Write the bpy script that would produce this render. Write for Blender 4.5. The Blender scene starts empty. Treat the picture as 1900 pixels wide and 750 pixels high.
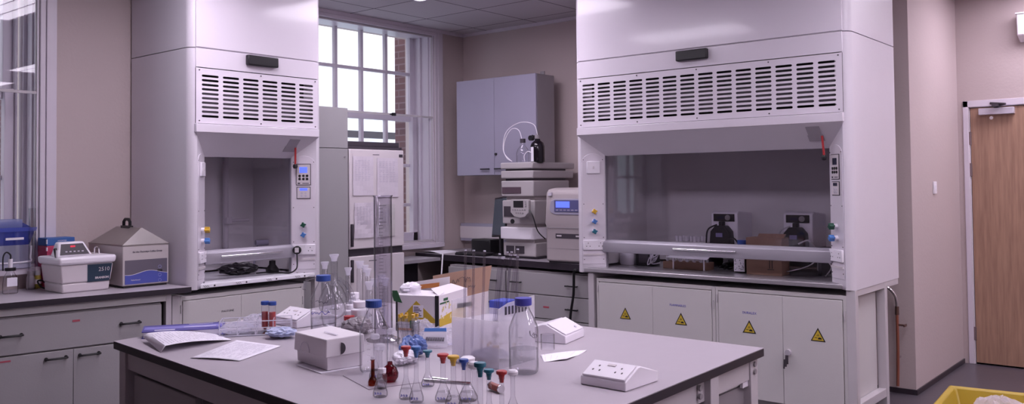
import bpy, bmesh, math, random
from mathutils import Vector, Matrix
random.seed(7)
PI=math.pi
SC=bpy.context.scene
COL=SC.collection
# ------------------------------------------------------------------ camera, world, light
cd=bpy.data.cameras.new('camera'); cam=bpy.data.objects.new('camera',cd); COL.objects.link(cam)
cd.sensor_fit='HORIZONTAL'; cd.sensor_width=36; cd.lens=30.655; cd.shift_y=-0.0425; cd.clip_start=.05; cd.clip_end=200
F_=Vector((0.76902274,0.63852954,0.02973304)); R_=Vector((0.63901574,-0.76912307,-0.01042034)); U_=Vector((-0.01621467,-0.02701336,0.99950356))
m=Matrix((( R_.x,U_.x,-F_.x,-5.50481581),(R_.y,U_.y,-F_.y,-4.88534734),(R_.z,U_.z,-F_.z,1.46146054),(0,0,0,1)))
cam.matrix_world=m
SC.camera=cam
SC.view_settings.view_transform='Standard'; SC.view_settings.look='None'
SC.view_settings.exposure=0.24; SC.view_settings.gamma=1.0; SC.view_settings.use_curve_mapping=False
LAMP=12.2
LAMPCOL=(1.0,0.90,1.06)
SKY=1.6
ZF=.187      # floor level
ZC=2.765     # ceiling level
ZB=.9        # bench top level
w=bpy.data.worlds.new('sky'); SC.world=w; w.use_nodes=True
nt=w.node_tree; bg=nt.nodes['Background']
tc=nt.nodes.new('ShaderNodeTexCoord'); sp=nt.nodes.new('ShaderNodeSeparateXYZ'); rp=nt.nodes.new('ShaderNodeValToRGB')
nt.links.new(tc.outputs['Generated'],sp.inputs[0]); nt.links.new(sp.outputs['Z'],rp.inputs[0]); nt.links.new(rp.outputs[0],bg.inputs[0])
rp.color_ramp.elements[0].position=0.0; rp.color_ramp.elements[0].color=(.62,.70,.80,1)
rp.color_ramp.elements[1].position=.16; rp.color_ramp.elements[1].color=(.97,.96,1.0,1)
bg.inputs[1].default_value=SKY

# ------------------------------------------------------------------ materials
def lin(c):
    return tuple(((x/255)/12.92 if x/255<=.04045 else ((x/255+.055)/1.055)**2.4) for x in c)
MATS={}
def mat(name,c,rough=.5,metal=0.,var=.04,scale=8.,bump=0.,bscale=60.,coat=0.,emit=0.,trans=0.,alpha=1.):
    if name in MATS: return MATS[name]
    M=bpy.data.materials.new(name); M.use_nodes=True; n=M.node_tree.nodes; l=M.node_tree.links
    b=n['Principled BSDF']; c=lin(c)
    b.inputs['Roughness'].default_value=rough; b.inputs['Metallic'].default_value=metal
    t=n.new('ShaderNodeTexCoord'); no=n.new('ShaderNodeTexNoise'); no.inputs['Scale'].default_value=scale; no.inputs['Detail'].default_value=3
    l.new(t.outputs['Object'],no.inputs['Vector'])
    mx=n.new('ShaderNodeMix'); mx.data_type='RGBA'
    mx.inputs[6].default_value=tuple(min(1,x*(1-var)) for x in c)+(1,); mx.inputs[7].default_value=tuple(min(1,x*(1+var)) for x in c)+(1,)
    l.new(no.outputs['Fac'],mx.inputs[0]); l.new(mx.outputs[2],b.inputs['Base Color'])
    if bump:
        n2=n.new('ShaderNodeTexNoise'); n2.inputs['Scale'].default_value=bscale; n2.inputs['Detail'].default_value=4
        l.new(t.outputs['Object'],n2.inputs['Vector'])
        bp=n.new('ShaderNodeBump'); bp.inputs['Strength'].default_value=bump; bp.inputs['Distance'].default_value=.003
        l.new(n2.outputs['Fac'],bp.inputs['Height']); l.new(bp.outputs[0],b.inputs['Normal'])
    if coat: b.inputs['Coat Weight'].default_value=coat; b.inputs['Coat Roughness'].default_value=.08
    if emit: l.new(mx.outputs[2],b.inputs['Emission Color']); b.inputs['Emission Strength'].default_value=emit
    if alpha<1: b.inputs['Alpha'].default_value=alpha
    if trans: b.inputs['Transmission Weight'].default_value=trans
    MATS[name]=M; return M
def glass(name,tint=(1,1,1),edge=.45,refl=1.0,rough=.03,f0=.04):
    if name in MATS: return MATS[name]
    M=bpy.data.materials.new(name); M.use_nodes=True; n=M.node_tree.nodes; l=M.node_tree.links
    n.remove(n['Principled BSDF']); out=n['Material Output']
    lw=n.new('ShaderNodeLayerWeight'); lw.inputs[0].default_value=.5
    r=n.new('ShaderNodeValToRGB'); r.color_ramp.elements[0].position=.45; r.color_ramp.elements[0].color=tuple(tint)+(1,)
    r.color_ramp.elements[1].position=1.; r.color_ramp.elements[1].color=tuple(x*edge for x in tint)+(1,)
    l.new(lw.outputs['Facing'],r.inputs[0])
    tr=n.new('ShaderNodeBsdfTransparent'); l.new(r.outputs[0],tr.inputs[0])
    gl=n.new('ShaderNodeBsdfGlossy'); gl.inputs['Roughness'].default_value=rough
    fr=n.new('ShaderNodeMath'); fr.operation='POWER'; fr.inputs[1].default_value=4.5; l.new(lw.outputs['Facing'],fr.inputs[0])
    mu=n.new('ShaderNodeMath'); mu.operation='MULTIPLY_ADD'; mu.inputs[1].default_value=.75*refl; mu.inputs[2].default_value=f0; mu.use_clamp=True; l.new(fr.outputs[0],mu.inputs[0])
    mx=n.new('ShaderNodeMixShader'); l.new(mu.outputs[0],mx.inputs[0]); l.new(tr.outputs[0],mx.inputs[1]); l.new(gl.outputs[0],mx.inputs[2])
    l.new(mx.outputs[0],out.inputs[0]); MATS[name]=M; return M
def milky(name,c,op=.45):
    if name in MATS: return MATS[name]
    M=bpy.data.materials.new(name); M.use_nodes=True; n=M.node_tree.nodes; l=M.node_tree.links
    b=n['Principled BSDF']; b.inputs['Base Color'].default_value=lin(c)+(1,); b.inputs['Roughness'].default_value=.35
    tr=n.new('ShaderNodeBsdfTransparent'); tr.inputs[0].default_value=(.98,.975,.99,1)
    no=n.new('ShaderNodeTexNoise'); no.inputs['Scale'].default_value=30
    mr=n.new('ShaderNodeMapRange'); mr.inputs[3].default_value=op-.02; mr.inputs[4].default_value=op+.02; l.new(no.outputs['Fac'],mr.inputs[0])
    tl=n.new('ShaderNodeBsdfTranslucent'); tl.inputs[0].default_value=lin(c)+(1,)
    m2=n.new('ShaderNodeMixShader'); m2.inputs[0].default_value=.5; l.new(b.outputs[0],m2.inputs[1]); l.new(tl.outputs[0],m2.inputs[2])
    mx=n.new('ShaderNodeMixShader'); l.new(mr.outputs[0],mx.inputs[0]); l.new(tr.outputs[0],mx.inputs[1]); l.new(m2.outputs[0],mx.inputs[2])
    l.new(mx.outputs[0],n['Material Output'].inputs[0]); MATS[name]=M; return M
def brickmat(name,c1,c2,mortar,scale,w_=.5,h_=.25,ms=.02,offset=.5,rough=.9,axis='XZ',bump=0,rot=None):
    M=bpy.data.materials.new(name); M.use_nodes=True; n=M.node_tree.nodes; l=M.node_tree.links
    b=n['Principled BSDF']; b.inputs['Roughness'].default_value=rough
    t=n.new('ShaderNodeTexCoord'); s=n.new('ShaderNodeSeparateXYZ'); c=n.new('ShaderNodeCombineXYZ'); l.new(t.outputs['Object'],s.inputs[0])
    l.new(s.outputs[axis[0]],c.inputs[0]); l.new(s.outputs[axis[1]],c.inputs[1])
    mp=n.new('ShaderNodeMapping'); l.new(c.outputs[0],mp.inputs[0])
    if rot: mp.inputs['Location'].default_value=rot
    br=n.new('ShaderNodeTexBrick'); l.new(mp.outputs[0],br.inputs['Vector'])
    br.offset=offset; br.inputs['Scale'].default_value=scale; br.inputs['Mortar Size'].default_value=ms
    br.inputs['Brick Width'].default_value=w_; br.inputs['Row Height'].default_value=h_
    br.inputs['Color1'].default_value=lin(c1)+(1,); br.inputs['Color2'].default_value=lin(c2)+(1,); br.inputs['Mortar'].default_value=lin(mortar)+(1,)
    l.new(br.outputs['Color'],b.inputs['Base Color']); MATS[name]=M
    return M
WALL=mat('wall_paint',(192,177,176),.75,var=.03,scale=2.5,bump=.35,bscale=55)
WALLB=WALL
FLOOR=mat('vinyl_floor',(84,78,86),.35,var=.12,scale=60)
TRIM=mat('white_gloss_paint',(214,206,216),.35,bump=.1,bscale=20)
SKIRT=mat('dark_skirting',(52,44,52),.4)
HOOD=mat('white_enamel_steel',(228,221,230),.22,var=.01,coat=.35)
HOODS=mat('white_enamel_side',(218,212,220),.4,var=.015,bump=.15,bscale=120)
INNER=mat('grey_liner_board',(216,212,214),.5,var=.05,scale=4)
INNERD=mat('dark_plenum',(40,38,42),.7)
LOUV=mat('grey_louvre',(96,90,98),.5)
STEEL=mat('stainless_worktop',(200,196,202),.3,metal=.7,var=.06,scale=30)
STEELB=mat('brushed_lid_steel',(166,160,158),.35,metal=.75,var=.05,scale=25)
CHROME=mat('chrome',(215,212,215),.12,metal=1.)
FILM=mat('protective_film_white',(246,244,252),.3,coat=.3)
BLACK=mat('black_plastic',(26,24,28),.4)
DKGREY=mat('dark_grey_plastic',(64,58,66),.45)
GREYP=mat('grey_sash_metal',(176,172,182),.35,metal=.3)
LAB=mat('grey_bench_laminate',(178,170,178),.42,var=.03,scale=14,bump=.05,bscale=90)
LABC=mat('grey_bench_laminate_rear',(160,154,162),.35,var=.03,scale=14)
EDGE=mat('black_bench_edge',(44,36,46),.5)
CAB=mat('grey_cabinet_paint',(170,166,169),.5,var=.02,bump=.12,bscale=140)
CABL=mat('light_cabinet_paint',(204,200,200),.5,var=.02,bump=.12,bscale=140)
CABT=mat('grey_tall_cabinet_paint',(158,156,158),.45,var=.02,bump=.08)
CABW=mat('pale_blue_grey_cabinet_paint',(162,158,178),.45,var=.02,bump=.12,bscale=140)
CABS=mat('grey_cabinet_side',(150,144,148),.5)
FRAME=mat('grey_frame_paint',(198,192,196),.4)
WPL=mat('white_plastic',(243,238,246),.3,var=.01,coat=.2)
OFFW=mat('off_white_plastic',(216,208,212),.4,var=.02)
BEIGE=mat('beige_plastic',(196,188,188),.45,var=.02)
PAPER=mat('white_paper',(240,236,246),.7,var=.015,scale=20)
INK=mat('grey_ink',(200,194,208),.7)
INKD=mat('dark_ink',(60,55,70),.7)
BLUEINK=mat('blue_ink',(80,78,175),.6)
REDL=mat('red_label',(178,84,98),.6)
CBLUE=mat('blue_cap_plastic',(48,80,160),.4)
CVIO=mat('violet_blue_cap_plastic',(72,72,168),.4)
YEL=mat('yellow_plastic',(216,172,50),.4)
TEAL=mat('teal_plastic',(40,112,134),.4)
GREEN=mat('green_plastic',(30,80,62),.4)
KBL=mat('blue_knob_plastic',(72,122,190),.4)
RED=mat('red_plastic',(184,52,56),.4)
NAVY=mat('navy_label',(38,58,78),.5)
LCD=mat('blue_lit_display',(90,110,240),.3,emit=.9)
LCDD=mat('dark_display',(50,50,70),.25)
AMBER=glass('amber_glass',(.42,.10,.04),.35,1.2)
DKAMB=glass('dark_brown_glass',(.05,.02,.02),.3,1.3)
PURP=glass('purple_red_glass',(.45,.08,.12),.35,1.2)
GL=glass('clear_glass',(.95,.95,.965),.38,1.3,rough=.05,f0=.075)
GLT=glass('clear_glass_thin',(.955,.955,.97),.42,1.3,rough=.05,f0=.075)
GLK=glass('thick_grey_glass',(.89,.88,.91),.28,1.1)
PANE=glass('window_pane',(.99,.99,1.0),.85,1.0,rough=.01,f0=.028)
SASHG=glass('sash_pane',(.90,.89,.92),.85,.7,rough=.03)
WATER=glass('clear_liquid',(.97,.97,.98),.75,.6)
FROST=milky('frosted_glass',(236,234,244),.5)
MILK=milky('milky_plastic',(252,250,254),.36)
MILKD=mat('natural_polythene',(232,228,238),.35,coat=.1)
POLY=milky('polythene_film',(228,228,240),.35)
CARD=mat('brown_cardboard',(176,142,124),.8,var=.06,scale=18)
CARDD=mat('dark_brown_cardboard',(128,98,84),.8,var=.08,scale=18)
CARTON=mat('white_carton_board',(226,220,226),.6,var=.03,scale=10)
OLIVE=mat('mustard_print',(196,166,54),.6)
DGREEN=mat('green_print',(44,92,58),.6)
ORNG=mat('orange_wood',(204,130,72),.5)
PIPEW=mat('grey_white_pipe',(190,184,190),.4)
COPPER=mat('copper_pipe',(176,110,92),.35,metal=.6)
WOODNT=None
def wood():
    M=bpy.data.materials.new('oak_veneer'); M.use_nodes=True; n=M.node_tree.nodes; l=M.node_tree.links
    b=n['Principled BSDF']; b.inputs['Roughness'].default_value=.45
    t=n.new('ShaderNodeTexCoord'); mp=n.new('ShaderNodeMapping'); mp.inputs['Scale'].default_value=(30,30,2.0); l.new(t.outputs['Object'],mp.inputs[0])
    no=n.new('ShaderNodeTexNoise'); no.inputs['Scale'].default_value=2.2; no.inputs['Detail'].default_value=6; l.new(mp.outputs[0],no.inputs[0])
    r=n.new('ShaderNodeValToRGB'); r.color_ramp.elements[0].position=.3; r.color_ramp.elements[0].color=lin((150,116,98))+(1,)
    r.color_ramp.elements[1].position=.7; r.color_ramp.elements[1].color=lin((176,140,118))+(1,)
    l.new(no.outputs['Fac'],r.inputs[0]); l.new(r.outputs[0],b.inputs['Base Color']); return M
WOOD=wood()
CEIL=brickmat('ceiling_tiles',(196,190,196),(190,184,191),(96,90,98),1,.54,.54,.006,0,.9,axis='XY',rot=(.16,.04,0))
BRICK=brickmat('brick_wall_outside',(96,70,74),(78,56,62),(110,96,104),1,.2,.066,.008,.5,.95)
BRICKY=brickmat('brick_pier_outside',(112,80,82),(94,68,72),(126,106,112),1,.18,.058,.006,.5,.95,axis='YZ')
def laptopless(): pass

# ------------------------------------------------------------------ mesh builder
class MB:
    def __init__(s,o=(0,0,0)): s.bm=bmesh.new(); s.o=Vector(o)
    def v(s,p): return s.bm.verts.new(Vector(p)-s.o)
    def f(s,vs):
        try: return s.bm.faces.new(vs)
        except ValueError: return None
    def hexa(s,P):   # 4 bottom (ccw), 4 top
        v=[s.v(p) for p in P]
        for q in ((3,2,1,0),(4,5,6,7),(0,1,5,4),(1,2,6,5),(2,3,7,6),(3,0,4,7)): s.f([v[i] for i in q])
        return s
    def box(s,x0,x1,y0,y1,z0,z1):
        x0,x1=min(x0,x1),max(x0,x1); y0,y1=min(y0,y1),max(y0,y1); z0,z1=min(z0,z1),max(z0,z1)
        return s.hexa([(x0,y0,z0),(x1,y0,z0),(x1,y1,z0),(x0,y1,z0),(x0,y0,z1),(x1,y0,z1),(x1,y1,z1),(x0,y1,z1)])
    def prism(s,poly,a0,a1,ax='z'):
        def P(u,w,a): return {'z':(u,w,a),'x':(a,u,w),'y':(u,a,w)}[ax]
        A=[s.v(P(u,w,a0)) for u,w in poly]; B=[s.v(P(u,w,a1)) for u,w in poly]; n=len(poly)
        s.f(A[::-1]); s.f(B)
        for i in range(n): s.f([A[i],A[(i+1)%n],B[(i+1)%n],B[i]])
        return s
    def lathe(s,prof,c=(0,0,0),seg=20,M=None,cap=True):
        rings=[]
        for r,z in prof:
            if r<1e-6: q=Vector((0,0,z)); q=(M@q if M else q); rings.append([s.v(Vector(c)+q)])
            else:
                ring=[]
                for i in range(seg):
                    a=2*PI*i/seg; q=Vector((r*math.cos(a),r*math.sin(a),z)); q=(M@q if M else q); ring.append(s.v(Vector(c)+q))
                rings.append(ring)
        for A,B in zip(rings,rings[1:]):
            if len(A)==1 and len(B)==1: continue
            for i in range(seg):
                j=(i+1)%seg
                if len(A)==1: s.f([A[0],B[i],B[j]][::-1])
                elif len(B)==1: s.f([A[i],A[j],B[0]])
                else: s.f([A[i],A[j],B[j],B[i]])
        if cap:
            if len(rings[0])>1: s.f(rings[0][::-1])
            if len(rings[-1])>1: s.f(rings[-1])
        return s
    def cyl(s,c,r,h,seg=16,ax='z',r2=None):
        M={'z':None,'x':Matrix.Rotation(PI/2,3,'Y'),'y':Matrix.Rotation(-PI/2,3,'X')}[ax]
        return s.lathe([(r,0),(r if r2 is None else r2,h)],c,seg,M)
    def rod(s,a,b,r,seg=10,r2=None):
        a=Vector(a);b=Vector(b);d=b-a; M=d.to_track_quat('Z','Y').to_matrix()
        return s.lathe([(r,0),(r if r2 is None else r2,d.length)],a,seg,M)
    def tube(s,pts,r,seg=8):
        P=[Vector(p) for p in pts]; rings=[]
        n0=None
        for i,p in enumerate(P):
            t=((P[min(i+1,len(P)-1)]-P[max(i-1,0)])).normalized()
            if n0 is None: n0=t.orthogonal().normalized()
            else: n0=(n0-t*n0.dot(t)).normalized()
            b=t.cross(n0)
            rings.append([s.v(p+n0*r*math.cos(2*PI*k/seg)+b*r*math.sin(2*PI*k/seg)) for k in range(seg)])
        for A,B in zip(rings,rings[1:]):
            for k in range(seg): s.f([A[k],A[(k+1)%seg],B[(k+1)%seg],B[k]])
        s.f(rings[0][::-1]); s.f(rings[-1]); return s
    def grid(s,nx,ny,fn):
        V=[[s.v(fn(i/nx,j/ny)) for j in range(ny+1)] for i in range(nx+1)]
        for i in range(nx):
            for j in range(ny): s.f([V[i][j],V[i+1][j],V[i+1][j+1],V[i][j+1]])
        return s
    def build(s,name,mat_,parent=None,loc=(0,0,0),rot=(0,0,0),bevel=0,smooth=True,thick=0,seg=2,recalc=True):
        me=bpy.data.meshes.new(name); (bmesh.ops.recalc_face_normals(s.bm,faces=s.bm.faces[:]) if recalc else None); s.bm.to_mesh(me); s.bm.free()
        if smooth:
            for p in me.polygons: p.use_smooth=True
            me.set_sharp_from_angle(angle=math.radians(38))
        me.materials.append(mat_)
        o=bpy.data.objects.new(name,me); COL.objects.link(o); o.location=loc; o.rotation_euler=rot
        if parent: o.parent=parent
        if thick:
            md=o.modifiers.new('solidify','SOLIDIFY'); md.thickness=thick; md.offset=0
        if bevel:
            md=o.modifiers.new('bevel','BEVEL'); md.width=bevel; md.segments=seg; md.limit_method='ANGLE'; md.angle_limit=math.radians(35); md.use_clamp_overlap=True
        return o
def bez(pts,n=24):
    P=[Vector(p) for p in pts]; out=[]
    for i in range(len(P)-1):
        p0=P[max(i-1,0)];p1=P[i];p2=P[i+1];p3=P[min(i+2,len(P)-1)]
        k=max(3,n//(len(P)-1))
        for j in range(k):
            t=j/k; out.append(.5*((2*p1)+(-p0+p2)*t+(2*p0-5*p1+4*p2-p3)*t*t+(-p0+3*p1-3*p2+p3)*t**3))
    out.append(P[-1]); return out
def tag(o,label,cat,group=None):
    o['label']=label; o['category']=cat
    if group: o['group']=group
    return o
def thing(name,label,cat,loc=(0,0,0),rz=0,group=None):
    o=bpy.data.objects.new(name,None); COL.objects.link(o); o.empty_display_size=.05; o.location=loc; o.rotation_euler=(0,0,rz); return tag(o,label,cat,group)
def struct(name,mb,m_,**k):
    o=mb.build(name,m_,**k)
    o['kind']='structure'
    return o
def text(body,size,m_,parent,loc,rot=(PI/2,0,0),name='lettering',bold=0,align='LEFT',sx=1):
    c=bpy.data.curves.new(name,'FONT'); c.body=body; c.size=size; c.extrude=.0003; c.offset=bold; c.align_x=align; c.resolution_u=2
    t=bpy.data.objects.new(name,c); COL.objects.link(t)
    dg=bpy.context.evaluated_depsgraph_get(); me=bpy.data.meshes.new_from_object(t.evaluated_get(dg)); bpy.data.objects.remove(t)
    me.materials.clear(); me.materials.append(m_)
    o=bpy.data.objects.new(name,me); COL.objects.link(o); o.location=loc; o.rotation_euler=rot; o.scale=(sx,1,1); o.parent=parent; return o
def copy_tree(o,parent=None):
    c=o.copy(); COL.objects.link(c)
    if parent: c.parent=parent
    for ch in list(o.children): copy_tree(ch,c)
    return c
def scrawl(mb,x0,x1,z,y,h,n,r=.0006,seed=1):
    # handwriting: a wiggling thin stroke in the x-z plane at depth y
    rg=random.Random(seed); pts=[]
    for i in range(n):
        t=i/(n-1); pts.append((x0+(x1-x0)*t+rg.uniform(-1,1)*h*.25,y,z+rg.uniform(-.5,.5)*h))
    mb.tube(bez(pts,n*3),r,4); return mb
# ------------------------------------------------------------------ room shell
X2,Y1=.03,.25            # wall with the big hood (plane x), wall with the windows (plane y)
# window wall with two openings: main (-1.76..-.327, z .99..2.70) and left (-4.9..-3.45, z 1.05..2.70)
def wallbox(*b): return MB().box(*b)
o=MB(); o.box(-7.0,-4.9,Y1,.60,ZF,ZC); o.box(-4.9,-3.45,Y1,.60,ZF,1.03); o.box(-4.9,-3.45,Y1,.60,2.72,ZC)
o.box(-3.45,-1.76,Y1,.60,ZF,ZC); o.box(-1.76,-.327,Y1,.60,ZF,.985); o.box(-1.76,-.327,Y1,.60,2.72,ZC); o.box(-.327,X2+.15,Y1,.60,ZF,ZC)
struct('wall_back',o,WALL)
struct('wall_right',MB().box(X2,X2+.15,-3.39,Y1,ZF,ZC).box(X2+.15,1.35,-3.39,-3.24,ZF,ZC),WALL)
struct('wall_entrance',MB().box(1.2,1.35,-7.4,-4.36,ZF,ZC+.02).box(1.2,1.35,-4.36,-3.46,2.0,ZC).box(1.2,1.35,-3.46,-3.39,ZF,ZC).box(1.32,1.36,-4.36,-3.46,ZF,2.0),WALL)
struct('wall_front',MB().box(-7.0,1.35,-7.55,-7.4,ZF,ZC),WALL)
struct('wall_left',MB().box(-7.15,-7.0,-7.4,.6,ZF,ZC),WALL)
struct('floor',MB().box(-7.15,1.35,-7.55,.6,ZF-.1,ZF),FLOOR)
struct('ceiling',MB().box(-7.15,1.35,-7.55,.6,ZC,ZC+.1),CEIL)
struct('trim_1',MB().box(-7,X2,Y1-.02,Y1,ZC-.025,ZC).box(X2-.02,X2,-3.39,Y1,ZC-.025,ZC),TRIM)
struct('baseboard_right',MB().box(X2-.008,X2,-3.39,Y1,ZF,ZF+.03).box(X2-.008,1.2,-3.398,-3.39,ZF,ZF+.03),SKIRT)
struct('baseboard_entrance',MB().box(1.192,1.2,-7.4,-4.42,ZF,ZF+.03),SKIRT)

# --- windows
def window(name,x0,x1,z0,z1,vb,rows,ztop,mid,right_vis=True):
    root=MB()
    # architrave round the opening on the room side
    A=MB()
    aw=.085
    for (a,b,c,d) in ((x1,x1+.03,z0-.02,z1+.06),(x1+.03,x1+aw,z0-.02,z1+.06),(x0-aw,x0,z0-.02,z1+.06),(x0,x1,z1,z1+.05)):
        t=.012 if (b-a)<.04 else .022
        A.box(a,b,Y1-t,Y1,c,min(d,ZC-.026))
    W=struct(name,A,TRIM,bevel=.003)
    R=MB()  # panelled reveals
    R.box(x1-.012,x1-.0002,Y1+.002,.50,z0,z1+.02); R.box(x0+.0002,x0+.012,Y1+.002,.50,z0,z1+.02); R.box(x1-.022,x1-.012,Y1+.05,Y1+.07,z0,z1); R.box(x1-.03,x1-.012,Y1+.14,Y1+.16,z0,z1)
    R.box(x0,x1,Y1+.002,.5,z1,z1+.018)
    R.build('window_reveal',TRIM,W)
    F=MB(); # secondary glazing frame, room side
    yy=Y1+.012
    for b in ((x1-.016,x1-.004,z0,z1),(x0+.004,x0+.016,z0,z1)): F.box(b[0],b[1],yy,yy+.012,b[2],b[3])
    F.box(x0,x1,yy,yy+.012,z1-.014,z1-.002); F.box(x0,x1,yy,yy+.012,z0,z0+.014)
    F.box(x0+.01,x1-.01,yy-.006,yy+.014,mid,mid+.014)
    F.build('secondary_frame',FRAME,W)
    MB().box(x1-.004,x1-.0005,yy-.002,yy+.014,z0,z1).box(x0,x1,yy-.002,yy+.014,z1-.002,z1-.0005).build('gasket',BLACK,W)
    MB().box(x0+.012,x1-.012,yy+.004,yy+.006,z0+.012,z1-.01).build('secondary_pane',PANE,W)
    if right_vis: MB().box(-.82,-.77,yy-.02,yy-.004,mid+.004,mid+.012).box(-.80,-.77,yy-.024,yy-.004,mid-.004,mid+.02).build('sash_catch',BLACK,W)
    S=MB(); ys=.47
    sx0,sx1=x0+.06,vb[-1]
    # stiles, rails and bars of both sashes
    S.box(sx1,sx1+.055,ys,ys+.05,mid+.04,z1+.05); S.box(sx0-.055,sx0,ys,ys+.05,mid+.04,z1+.05); S.box(sx0-.05,sx1+.05,ys,ys+.05,mid-.02,mid+.04); S.box(sx0-.05,sx1+.05,ys,ys+.05,z1+.03,z1+.06)
    for x in vb[:-1]: S.box(x-.014,x+.014,ys+.005,ys+.04,z0+.02,z1+.04)
    for z in rows: S.box(sx0,sx1,ys+.006,ys+.038,z-.013,z+.013)
    S.box(sx1,sx1+.05,ys-.03,ys+.02,z0,mid+.04); S.box(sx0-.05,sx0,ys-.03,ys+.02,z0,mid+.04); S.box(sx0-.05,sx1+.05,ys-.03,ys+.02,z0,z0+.07)
    S.build('sash',TRIM,W,bevel=.003)
    MB().box(sx0,sx1,ys+.02,ys+.024,z0+.02,z1+.04).build('window_pane',PANE,W)
    MB().box(sx1+.052,sx1+.08 if right_vis else sx1+.06,ys-.05,ys+.05,z0,z1).build('sash_box',TRIM,W)
    B=MB(); B.box(x0-.05,x1+.05,Y1-.06,Y1,z0-.05,z0-.015); B.box(x0,x1,Y1+.001,.5,z0-.03,z0-.002)
    B.build('window_sill',TRIM,W,bevel=.004)
    return W
w1=window('window_1',-1.76,-.327,1.0,2.71,[-1.44,-1.176,-.915,-.655,-.395],[2.40,1.63,1.30],2.75,2.02)
w2=window('window_2',-4.9,-3.45,1.05,2.71,[-4.60,-4.34,-4.08,-3.82,-3.56],[2.46,1.53],2.75,1.995,False)
# --- outside
pier=MB((-.18,.9,0)).box(-.125,.3,.62,.95,-1,4.5).build('brick_pier',BRICKY,loc=(-.18,.9,0)); tag(pier,'brown brick pier outside the tall window, right of its panes','brick pier')
bb=thing('brick_building','dark brick building seen through the far left window','building',(-3.4,6.5,-3))
MB((-3.4,6.5,-3)).box(-7.5,-.2,6.5,9,-3,7.0).build('wall',BRICK,bb)
for (x0,z0,z1) in ((-2.55,.9,2.1),(-2.55,2.9,4.3),(-4.2,1.2,2.4),(-4.2,3.1,4.4)):
    fw=MB((-3.4,6.5,-3)).box(x0-.5,x0+.5,6.44,6.5,z0,z0+.07).box(x0-.5,x0+.5,6.44,6.5,z1-.07,z1).box(x0-.5,x0-.43,6.44,6.5,z0,z1).box(x0+.43,x0+.5,6.44,6.5,z0,z1).box(x0-.03,x0+.03,6.44,6.5,z0,z1).build('window',TRIM,bb)
    MB((-3.4,6.5,-3)).box(x0-.44,x0+.44,6.47,6.49,z0+.05,z1-.05).build('pane',mat('dark_outdoor_glass',(60,64,80),.1),fw)
MB((-3.4,6.5,-3)).cyl((-1.8,6.42,-3),.06,9.5).build('drainpipe',PIPEW,bb)
rl=thing('roof_parapet','dark horizontal parapet rail outside, crossing the lower tall window panes','railing',(2.2,4.6,-1))
MB((2.2,4.6,-1)).box(-.8,4.4,4.55,4.65,2.14,2.235).build('rail',DKGREY,rl)
for x in (.1,1.7,3.6): MB((2.2,4.6,-1)).box(x,x+.06,4.57,4.63,-1,2.14).build('post',DKGREY,rl)

# --- door
dr=MB(); 
dr.box(1.19,1.21,-3.459,-3.425,ZF,2.01).box(1.19,1.21,-4.40,-3.425,1.965,2.01).box(1.19,1.21,-4.40,-4.365,ZF,2.01).box(1.205,1.24,-3.466,-3.452,ZF,1.97).box(1.205,1.24,-4.368,-3.466,1.962,1.975)
D=struct('door_1',dr,TRIM,bevel=.003)
MB().box(1.205,1.245,-4.36,-3.470,ZF+.012,1.958).build('door_leaf',WOOD,D)
for z in (1.749,1.531,.398): MB().box(1.196,1.212,-3.474,-3.455,z-.045,z+.045).build('hinge',mat('brass_grey_hinge',(140,124,126),.4,metal=.6),D)
cl=MB().box(1.155,1.204,-3.745,-3.530,1.905,1.950).build('door_closer',mat('silver_closer',(200,194,206),.35,metal=.3),D,bevel=.003)
MB().box(1.12,1.20,-3.66,-3.62,1.955,1.975).rod((1.17,-3.64,1.965),(1.13,-3.70,1.97),.008).rod((1.13,-3.70,1.97),(1.19,-3.60,1.985),.008).cyl((1.17,-3.64,1.948),.018,.03).build('closer_arm',DKGREY,cl)
MB().cyl((1.203,-3.60,1.885),.012,.012,12,'x').build('closer_screw',CHROME,cl)
sw=MB((.53,-3.39,1.41)).box(.50,.56,-3.402,-3.39,1.372,1.452).build('light_switch',WPL,loc=(.53,-3.39,1.41),bevel=.004); tag(sw,'small white switch plate on the beige wall near the door','switch')
MB((.53,-3.39,1.41)).box(.518,.542,-3.406,-3.402,1.395,1.43).build('rocker',WPL,sw,bevel=.002)
ac=thing('wall_heater','white box unit high on the wall above the door, cut by the photo edge','heater',(1.2,-4.1,2.38))
MB((1.2,-4.1,2.38)).hexa([(1.10,-4.5,2.42),(1.199,-4.5,2.38),(1.199,-3.785,2.38),(1.10,-3.785,2.42),(1.09,-4.5,2.56),(1.199,-4.5,2.56),(1.199,-3.785,2.56),(1.09,-3.785,2.56)]).build('casing',WPL,ac,bevel=.008)
MB((1.2,-4.1,2.38)).box(1.085,1.199,-4.5,-3.78,2.561,2.57).build('top_lid',WPL,ac)

# --- ceiling lights (600 x 1200 recessed panels, some added unseen as extra fill)
LD=bpy.data.materials.new('lamp_diffuser'); LD.use_nodes=True; _b=LD.node_tree.nodes['Principled BSDF']
_b.inputs['Base Color'].default_value=(.8,.8,.8,1); _b.inputs['Emission Color'].default_value=tuple(min(1,x/1.06) for x in LAMPCOL)+(1,); _b.inputs['Emission Strength'].default_value=LAMP
proto=None
spots=[(-1.49,-1.04,'recessed ceiling light between the window and the large hood'),(-3.11,-1.25,'recessed ceiling light above the left hood bench'),(-1.49,-4.3,'recessed ceiling light above the passage before the door'),
 (-3.11,-3.2,'recessed ceiling light above the central bench'),(-3.11,-5.38,'recessed ceiling light right behind the viewer'),(.67,-4.35,'recessed ceiling light in front of the wooden door'),(.67,-5.97,'added unseen ceiling light at the door end, brightening the wall by the door'),(-1.49,-6.46,'added unseen ceiling light far behind the viewer, nearer the door wall, brightening bench and hoods'),(-3.11,-7.0+.4-.4,'added unseen ceiling light at the far back end, brightening bench and hoods')]  # last three are unseen, added to brighten the door-side wall, bench and hood fronts
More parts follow.
